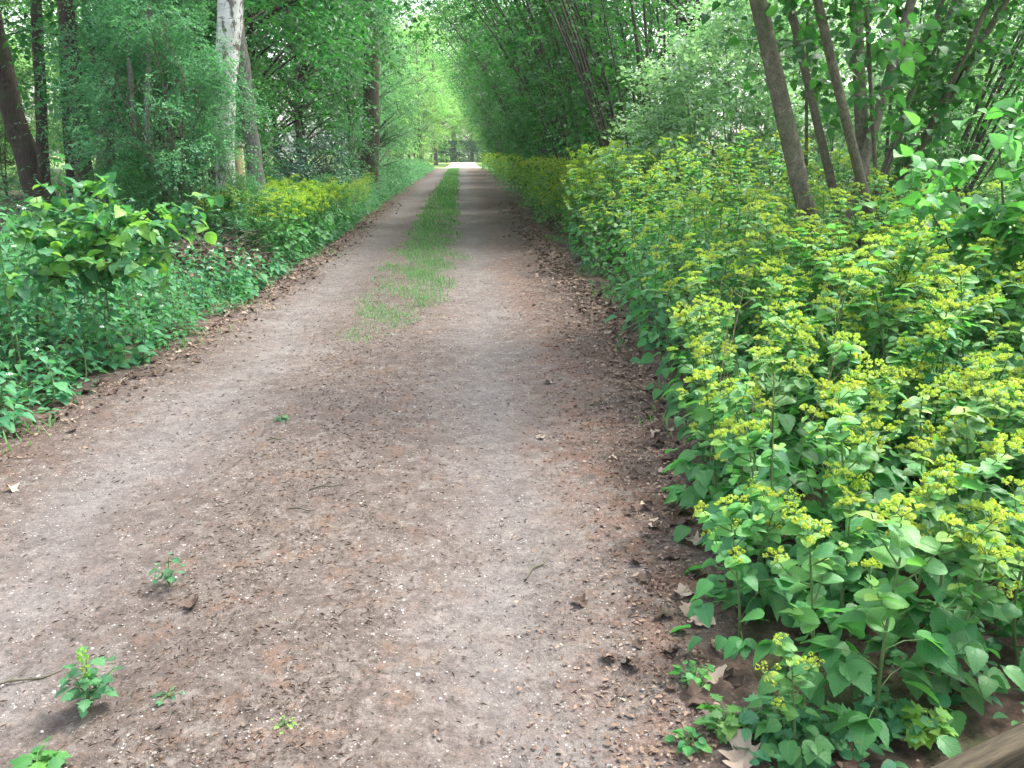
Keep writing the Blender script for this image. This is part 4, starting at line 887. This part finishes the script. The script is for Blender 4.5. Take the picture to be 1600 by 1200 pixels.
L = [ # left side
 ('elder', -4.5, 12.5, .74, 0, 'elder_bush', 'tall bluish fine-leaved bush filling the gap left of the birch', 'bush'),
 ('elder', -5.1, 15.6, .9, 2, 'elder_bush', 'tall bluish fine-leaved bush behind and left of the birch bush, below thin pale stems', 'bush'),
 ('elder2', -4.6, 15.4, .8, 4, 'elder_bush', 'green bush directly behind the birch trunk', 'bush'),
 ('elder', -3.5, 11.3, .33, 1, 'low_bush', 'low fine-leaved bush hiding the foot of the birch', 'bush'),
 ('elder', -3.02, 11.7, .23, 5, 'low_bush', 'very low fine-leaved bush at the foot of the wooden post', 'bush'),
 ('elder', -3.75, 11.2, .62, 4, 'elder_bush', 'slender fine-leaved bush whose sprays cross the white birch trunk', 'bush'),
 ('elder2', -4.5, 11.4, .33, 3, 'low_bush', 'low dull green bush behind the brown brush heap', 'bush'),
 ('maple2', -4.7, 16.6, 1.25, 0, 'maple_tree', 'broad-leaved dark green maple whose low branches hang right of the leaning grey trunk', 'tree'),
 ('maple', -5.2, 21.5, 1.0, 2, 'maple_tree', 'second dark maple just behind the low-hanging one, over the dark holly', 'tree'),
 ('holly', -4.6, 19.0, .85, 0, 'holly_bush', 'dark glossy holly bush in the deep shade behind the yellow patch', 'bush'),
 ('holly', -3.9, 23.5, .8, 2, 'holly_bush', 'dark glossy holly bush nearer the thick straight trunk', 'bush'),
 ('fine', -5.0, 26.5, 1.0, 1, 'hornbeam_tree', 'bluish fine-leaved tree just left of the thick straight trunk', 'tree'),
 ('fine', -4.3, 33, 1.0, 3, 'hornbeam_tree', 'bluish fine-leaved tree just right of the thick straight trunk', 'tree'),
 ('fine2', -3.9, 37, 1.05, 5, 'hornbeam_tree', 'small bluish fine-leaved tree, second past the thick straight trunk', 'tree'),
 ('fine', -5.4, 42, 1.1, 0, 'hornbeam_tree', 'bluish fine-leaved tree, third past the thick straight trunk', 'tree'),
 ('fine2', -5.7, 47, 1.15, 2, 'hornbeam_tree', 'bluish fine-leaved tree, fourth past the thick straight trunk', 'tree'),
 ('oak', -5.6, 30, 1.0, 0, 'oak_tree', 'high-crowned oak behind the thick straight trunk, arching over the track', 'tree'),
 ('oak', -6.8, 52, 1.0, 2, 'oak_tree', 'high-crowned oak far down the left side of the track', 'tree'),
 ('fine', -7.0, 57, 1.1, 4, 'hornbeam_tree', 'bluish fine-leaved tree, last before the bright end of the track on the left', 'tree'),
 ('maple2', -8.5, 27, 1.0, 1, 'maple_tree', 'dark maple deep in the wood left of the birch', 'tree'),
 ('maple', -7.4, 31, 1.0, 3, 'maple_tree', 'dark maple deep in the wood behind the leaning grey trunk', 'tree'),
 ('maple2', -7.8, 36, 1.1, 5, 'maple_tree', 'dark maple farthest back in the wood left of the thick straight trunk', 'tree'),
 ('oak', -12.5, 21, 1.05, 2, 'oak_tree', 'oak at the far left edge with foliage above the forked tree', 'tree'),
 ('elder2', -13.5, 25, .9, 2, 'elder_bush', 'green bush at far left behind the forked tree', 'bush'),
 ('elder2', -10.5, 26, .75, 1, 'elder_bush', 'green bush between the dark trunks deep in the wood', 'bush'),
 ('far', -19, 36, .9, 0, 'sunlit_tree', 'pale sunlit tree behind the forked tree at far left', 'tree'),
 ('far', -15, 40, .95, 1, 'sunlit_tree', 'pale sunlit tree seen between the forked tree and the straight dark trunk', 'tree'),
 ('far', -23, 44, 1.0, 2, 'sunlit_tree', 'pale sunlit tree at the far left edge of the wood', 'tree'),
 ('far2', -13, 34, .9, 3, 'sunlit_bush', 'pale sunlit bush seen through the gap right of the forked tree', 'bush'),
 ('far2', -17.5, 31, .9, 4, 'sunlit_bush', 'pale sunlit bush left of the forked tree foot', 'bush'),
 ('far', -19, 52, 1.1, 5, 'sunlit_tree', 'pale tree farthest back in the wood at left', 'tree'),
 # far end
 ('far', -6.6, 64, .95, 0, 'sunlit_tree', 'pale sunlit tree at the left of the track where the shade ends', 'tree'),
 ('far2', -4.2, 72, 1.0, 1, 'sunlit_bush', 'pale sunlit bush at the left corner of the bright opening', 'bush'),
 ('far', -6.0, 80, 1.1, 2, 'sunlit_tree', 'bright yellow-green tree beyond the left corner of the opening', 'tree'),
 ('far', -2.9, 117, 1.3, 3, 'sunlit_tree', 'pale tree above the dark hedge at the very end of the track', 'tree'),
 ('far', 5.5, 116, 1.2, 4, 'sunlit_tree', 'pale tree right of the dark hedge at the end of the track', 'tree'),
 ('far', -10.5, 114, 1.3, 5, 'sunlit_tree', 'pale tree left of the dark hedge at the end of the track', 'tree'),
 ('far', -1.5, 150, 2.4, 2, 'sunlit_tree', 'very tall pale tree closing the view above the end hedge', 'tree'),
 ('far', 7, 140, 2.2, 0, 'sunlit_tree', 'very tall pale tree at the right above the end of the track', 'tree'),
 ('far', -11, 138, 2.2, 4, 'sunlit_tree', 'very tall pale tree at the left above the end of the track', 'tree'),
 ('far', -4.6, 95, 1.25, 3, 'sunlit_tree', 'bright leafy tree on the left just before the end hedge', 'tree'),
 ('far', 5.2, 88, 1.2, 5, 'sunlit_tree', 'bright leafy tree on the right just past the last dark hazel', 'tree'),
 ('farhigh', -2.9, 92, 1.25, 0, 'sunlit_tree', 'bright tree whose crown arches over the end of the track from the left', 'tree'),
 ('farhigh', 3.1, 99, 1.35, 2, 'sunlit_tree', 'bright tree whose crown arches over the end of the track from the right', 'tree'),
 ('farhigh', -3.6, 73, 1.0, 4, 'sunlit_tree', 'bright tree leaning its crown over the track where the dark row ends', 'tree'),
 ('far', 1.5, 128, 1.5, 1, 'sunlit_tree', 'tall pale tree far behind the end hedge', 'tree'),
 # right side behind
 ('pale', 3.3, 11.6, .95, 0, 'pale_shrub', 'pale grey-green shrub with upright sprays behind the bright yellow bank', 'shrub'),
 ('pale2', 4.1, 12.0, .85, 1, 'pale_shrub', 'larger pale shrub in the middle of the right bank, left of the smooth brown stem', 'shrub'),
 ('pale', 4.9, 11.0, .95, 2, 'pale_shrub', 'pale shrub touching the left of the smooth brown hazel stem', 'shrub'),
 ('pale2', 5.0, 13.2, .95, 3, 'pale_shrub', 'pale shrub behind the others, against the bright field', 'shrub'),
 ('pale2', 7.3, 12.5, .85, 4, 'pale_shrub', 'pale shrub seen between the hazel stems at right', 'shrub'),
 ('pale', 8.6, 11.0, 1.1, 5, 'pale_shrub', 'pale shrub at the far right behind the hazel', 'shrub'),
 ('far2', 9.2, 15.5, .55, 2, 'sunlit_bush', 'small sunlit bush close behind the hazel stems at right', 'bush'),
 ('far', 17, 24, .9, 0, 'sunlit_tree', 'sunlit tree across the field behind the hazel stems', 'tree'),
 ('far', 22, 30, 1.0, 2, 'sunlit_tree', 'sunlit tree across the field at the right picture edge', 'tree'),
 ('far2', 12.5, 22, 1.0, 1, 'sunlit_bush', 'sunlit bush across the field left of the hazel stems', 'bush'),
 ('far', 11.5, 31, 1.1, 4, 'sunlit_tree', 'sunlit tree in the field behind the pale shrubs', 'tree'),
 ('far2', 17.5, 17.5, .8, 3, 'sunlit_bush', 'sunlit bush in the field at far right', 'bush'),
]
for kd, x, y, s, rz, nm, lab, cat in L: tree(kd, x, y, s, rz, nm, lab, cat)
# hedge across the end
def hedge():
    r = empty('clipped_hedge', (-.3, 113, 0)); n = 9000; rn = np.random.default_rng(9); mb = MB()
    P = np.stack([rn.uniform(-4, 3.2, n), rn.uniform(-.7, .7, n), rn.uniform(0, 2.7, n)], -1); sd = rn.integers(0, 3, n); P[sd == 0, 1] = -.7; P[sd == 1, 2] = 2.7; P += rn.normal(0, .06, P.shape)
    mb.add(*place(LO, P, rn.normal(0, 1, P.shape), rn.normal(0, 1, P.shape), rn.uniform(.12, .2, n))); mb.build('foliage', M['holly'], r)
    t = MB()
    for k in range(12): tube(t, [(-3.7 + k * .6, 0, -.1), (-3.7 + k * .6, .05, 2.2)], [.05, .02], 5)
    t.build('stems', M['barkdark'], r); tag(r, 'dark clipped hedge closing the far end of the track', 'hedge')
hedge()
# hazel row on the right
def hazel_proto(seed, nst=20, Lm=8.5, leafz=1.4, lsz=.09):
    rng = np.random.default_rng(seed); stems = []; C = []; O = []
    for k in range(nst):
        a = rng.uniform(0, 6.28); b = np.array([.35 * math.cos(a), .45 * math.sin(a), -.1]); ln = Lm * rng.uniform(.7, 1.05)
        out = np.array([math.cos(a) * .16 - rng.uniform(.0, .28), math.sin(a) * .3, 1.0]); e = b + nrm(out) * ln + np.array([-rng.uniform(.1, 1.3), 0, -.3])
        m = b + nrm(out * np.array([.55, .7, 1])) * ln * .5; p = bez(b, m, e, 9); r0 = rng.uniform(.014, .042); mb = MB(); tube(mb, p, np.linspace(r0, .008, 9), 6)
        t = rng.uniform(.15, 1, 15); idx = t * 8; j = np.minimum(idx.astype(int), 7); q = p[j] + (p[j + 1] - p[j]) * (idx - j)[:, None]
        aa = rng.uniform(0, 6.28, 15); o = np.stack([np.cos(aa), np.sin(aa), .2 + 0 * aa], -1); c = q + o * rng.uniform(.2, .9, (15, 1)); k_ = c[:, 2] > leafz
        for qq, cc in zip(q[k_], c[k_]): tube(mb, [qq, (qq + cc) / 2 + np.array([0, 0, .08]), cc], [.008, .005, .003], 3)
        C.append(c[k_]); O.append(o[k_]); stems.append(mb.mesh('stem', M['barkrow']))
    C = np.concatenate(C); O = np.concatenate(O); P, A, N, S, *_ = sprays(rng, C, O, 5, .55, 8, lsz, .15, .8, .28)
    lf = MB(); lf.add(*place(LO, P, A, N, S)); return stems, lf.mesh('foliage', M['hazel'])
HZ = [hazel_proto(70 + j) for j in range(3)]
ords = ['nearest', 'second', 'third', 'fourth', 'fifth', 'sixth', 'seventh', 'eighth', 'ninth', 'tenth', 'eleventh', 'twelfth', 'thirteenth', 'fourteenth', 'fifteenth']
ys = [14.5, 17.6, 20.6, 23.8, 27.2, 30.6, 34.5, 38.5, 42.5, 47, 51.5, 56, 60.5, 65]
for i, y in enumerate(ys):
    st, lf = HZ[i % 3]; x = 2.9 + pr.uniform(-.2, .35) + (.5 if i == 0 else 0); r = empty('hazel_clump', (x, y, float(gz(x, y)) - .03), pr.uniform(-.35, .35), pr.uniform(.92, 1.1))
    tag(r, f'many-stemmed hazel leaning over the track, {ords[i]} of the dark row behind the flowering band', 'hazel', 'hazels in the row arching over the track')
    for m in st: link('stem', m, r)
    link('foliage', lf, r)
st, lf = HZ[1]; r = empty('hazel_clump', (5.3, 9.4, float(gz(5.3, 9.4)) - .03), PI * .95, .72); tag(r, 'hazel of many thin stems leaning right, behind the large smooth-stemmed hazel', 'hazel')
for m in st: link('stem', m, r)
link('foliage', lf, r)
for i, (x, y, s) in enumerate([(5.2, 19, 1.0), (5.6, 26, 1.05), (5.4, 34, 1.1), (5.6, 44, 1.1), (5.4, 55, 1.1)]):
    tree('maple' if i % 2 else 'maple2', x, y, s, i * 1.3, 'maple_tree', f'dark broad-leaved tree behind the hazel row, {ords[i]} from the pale shrubs', 'tree')

# foreground hazel at right: stems from pixel lines at their real depth
hb = at(1300, 320, 6.6); hb = np.array([hb[0], hb[1], float(gz(hb[0], hb[1])) - .03])
def ST(p0, p1, Y0, Y1, r0, r1, t0=.45):
    a = at(*p0, Y0); b = at(*p1, Y1); d = nrm(b - a); low = a - d * max(0, (a[2] - hb[2]) / max(.2, d[2])); top = b + d * 2.4
    s = np.linspace(0, 1, 14)[:, None]; pts = low + (top - low) * s + np.array([.05, .05, 0]) * np.sin(s * 5 + r0 * 200)
    return (pts, r0, r1, t0)
big_leaf_shrub('hazel_tree', hb, [
    ST((1255, 285), (1183, 0), 6.2, 6.3, .082, .05, .62), ST((1340, 250), (1283, 0), 6.0, 5.9, .042, .026, .5),
    ST((1345, 300), (1335, 30), 6.7, 6.9, .062, .04, .6), ST((1350, 270), (1412, 40), 6.6, 7.0, .05, .032, .45),
    ST((1295, 260), (1238, 0), 7.0, 7.3, .042, .028, .5), ST((1370, 250), (1355, 60), 6.4, 6.2, .02, .012, .4),
    ST((1400, 300), (1500, 130), 6.9, 7.0, .04, .022, .35), ST((1430, 240), (1545, 0), 6.8, 6.7, .03, .018, .35),
    ST((1365, 300), (1460, 30), 7.2, 7.6, .03, .02, .4), ST((1265, 280), (1262, 30), 7.1, 7.5, .018, .01, .4),
    ST((1380, 290), (1480, 20), 7.6, 7.9, .022, .012, .4)], .088, 20, (M['barkhazel'], M['hazel']), 'large many-stemmed hazel with smooth brown stems and broad leaves at the upper right', 'hazel', 15, HEART, .8, .3, .6, 4)
# leafy branches at the right edge, low
lb = at(1590, 480, 4.6); lb = np.array([lb[0], 4.6, float(gz(lb[0], 4.6)) - .02])
def LB(px, py, Y): e = at(px, py, Y); return (bez(lb, (lb + e) / 2 + np.array([0, 0, .3]), e, 8), .012, .004, .45)
big_leaf_shrub('hazel_bush', lb, [LB(1480, 270, 4.7), LB(1560, 220, 4.4), LB(1600, 150, 4.6), LB(1430, 300, 5.0), LB(1610, 330, 4.2), LB(1540, 330, 4.6)], .10, 5, (M['barkhazel'], M['smyr']),
               'low hazel bush with broad bright leaves at the right picture edge above the yellow bed', 'bush', 16, HEART, .9, .1, .42, 3)

# ------------------------------------------------------------------ air
hm = bpy.data.materials.new('pale_air'); hm.use_nodes = True; hn = hm.node_tree; hn.nodes.clear()
ho = hn.nodes.new('ShaderNodeOutputMaterial'); pv = hn.nodes.new('ShaderNodeVolumePrincipled')
pv.inputs['Color'].default_value = (.9, .95, .92, 1); pv.inputs['Density'].default_value = .0005; pv.inputs['Anisotropy'].default_value = .2
hn.links.new(pv.outputs[0], ho.inputs['Volume'])
mb = MB(); box(mb, (0, 270, 15), (806, 666, 34), 0, .01); tag(mb.build('haze', hm, smooth=False), 'thin pale haze in the air along the wooded lane', 'haze', kind='stuff')

# ------------------------------------------------------------------ camera, light, world
cam = bpy.data.cameras.new('camera'); co = bpy.data.objects.new('camera', cam); col.objects.link(co)
cam.sensor_width = 36; cam.lens = 36 * F / 1600; cam.clip_start = .05; cam.clip_end = 2000
co.location = (0, 0, CAMH); co.rotation_euler = (PI / 2 - PITCH, 0, -YAW); sc.camera = co
EL, AZ = R(58), R(60)     # azimuth clockwise from +Y: ahead and to the right
w = bpy.data.worlds.new('World'); sc.world = w; w.use_nodes = True; nt = w.node_tree; bg = nt.nodes['Background']
sky = nt.nodes.new('ShaderNodeTexSky'); sky.sky_type = 'NISHITA'; sky.sun_disc = False; sky.sun_elevation = EL; sky.sun_rotation = AZ; sky.dust_density = 4; sky.air_density = 1.2
hs_ = nd(nt, 'ShaderNodeHueSaturation', {'Saturation': .5, 'Color': sky.outputs[0]})
nt.links.new(hs_.outputs[0], bg.inputs[0]); bg.inputs[1].default_value = .15
sl = bpy.data.lights.new('sun', 'SUN'); sl.energy = 1.5; sl.angle = R(12); sl.color = (1, .97, .92); so = bpy.data.objects.new('sun', sl); col.objects.link(so)
so.rotation_euler = (PI / 2 - EL, 0, PI - AZ)
so.rotation_euler = (-(PI / 2 - EL), 0, -AZ)
vs = sc.view_settings; vs.view_transform = 'Standard'; vs.look = 'None'; vs.gamma = 1; vs.exposure = 2.22; vs.use_curve_mapping = False
cy = sc.cycles
cy.use_adaptive_sampling = True; cy.adaptive_threshold = .03; cy.max_bounces = 7; cy.diffuse_bounces = 4; cy.glossy_bounces = 2; cy.transmission_bounces = 4; cy.transparent_max_bounces = 4
cy.use_denoising = True; cy.sample_clamp_indirect = 6
try: cy.denoiser = 'OPENIMAGEDENOISE'
except Exception: pass
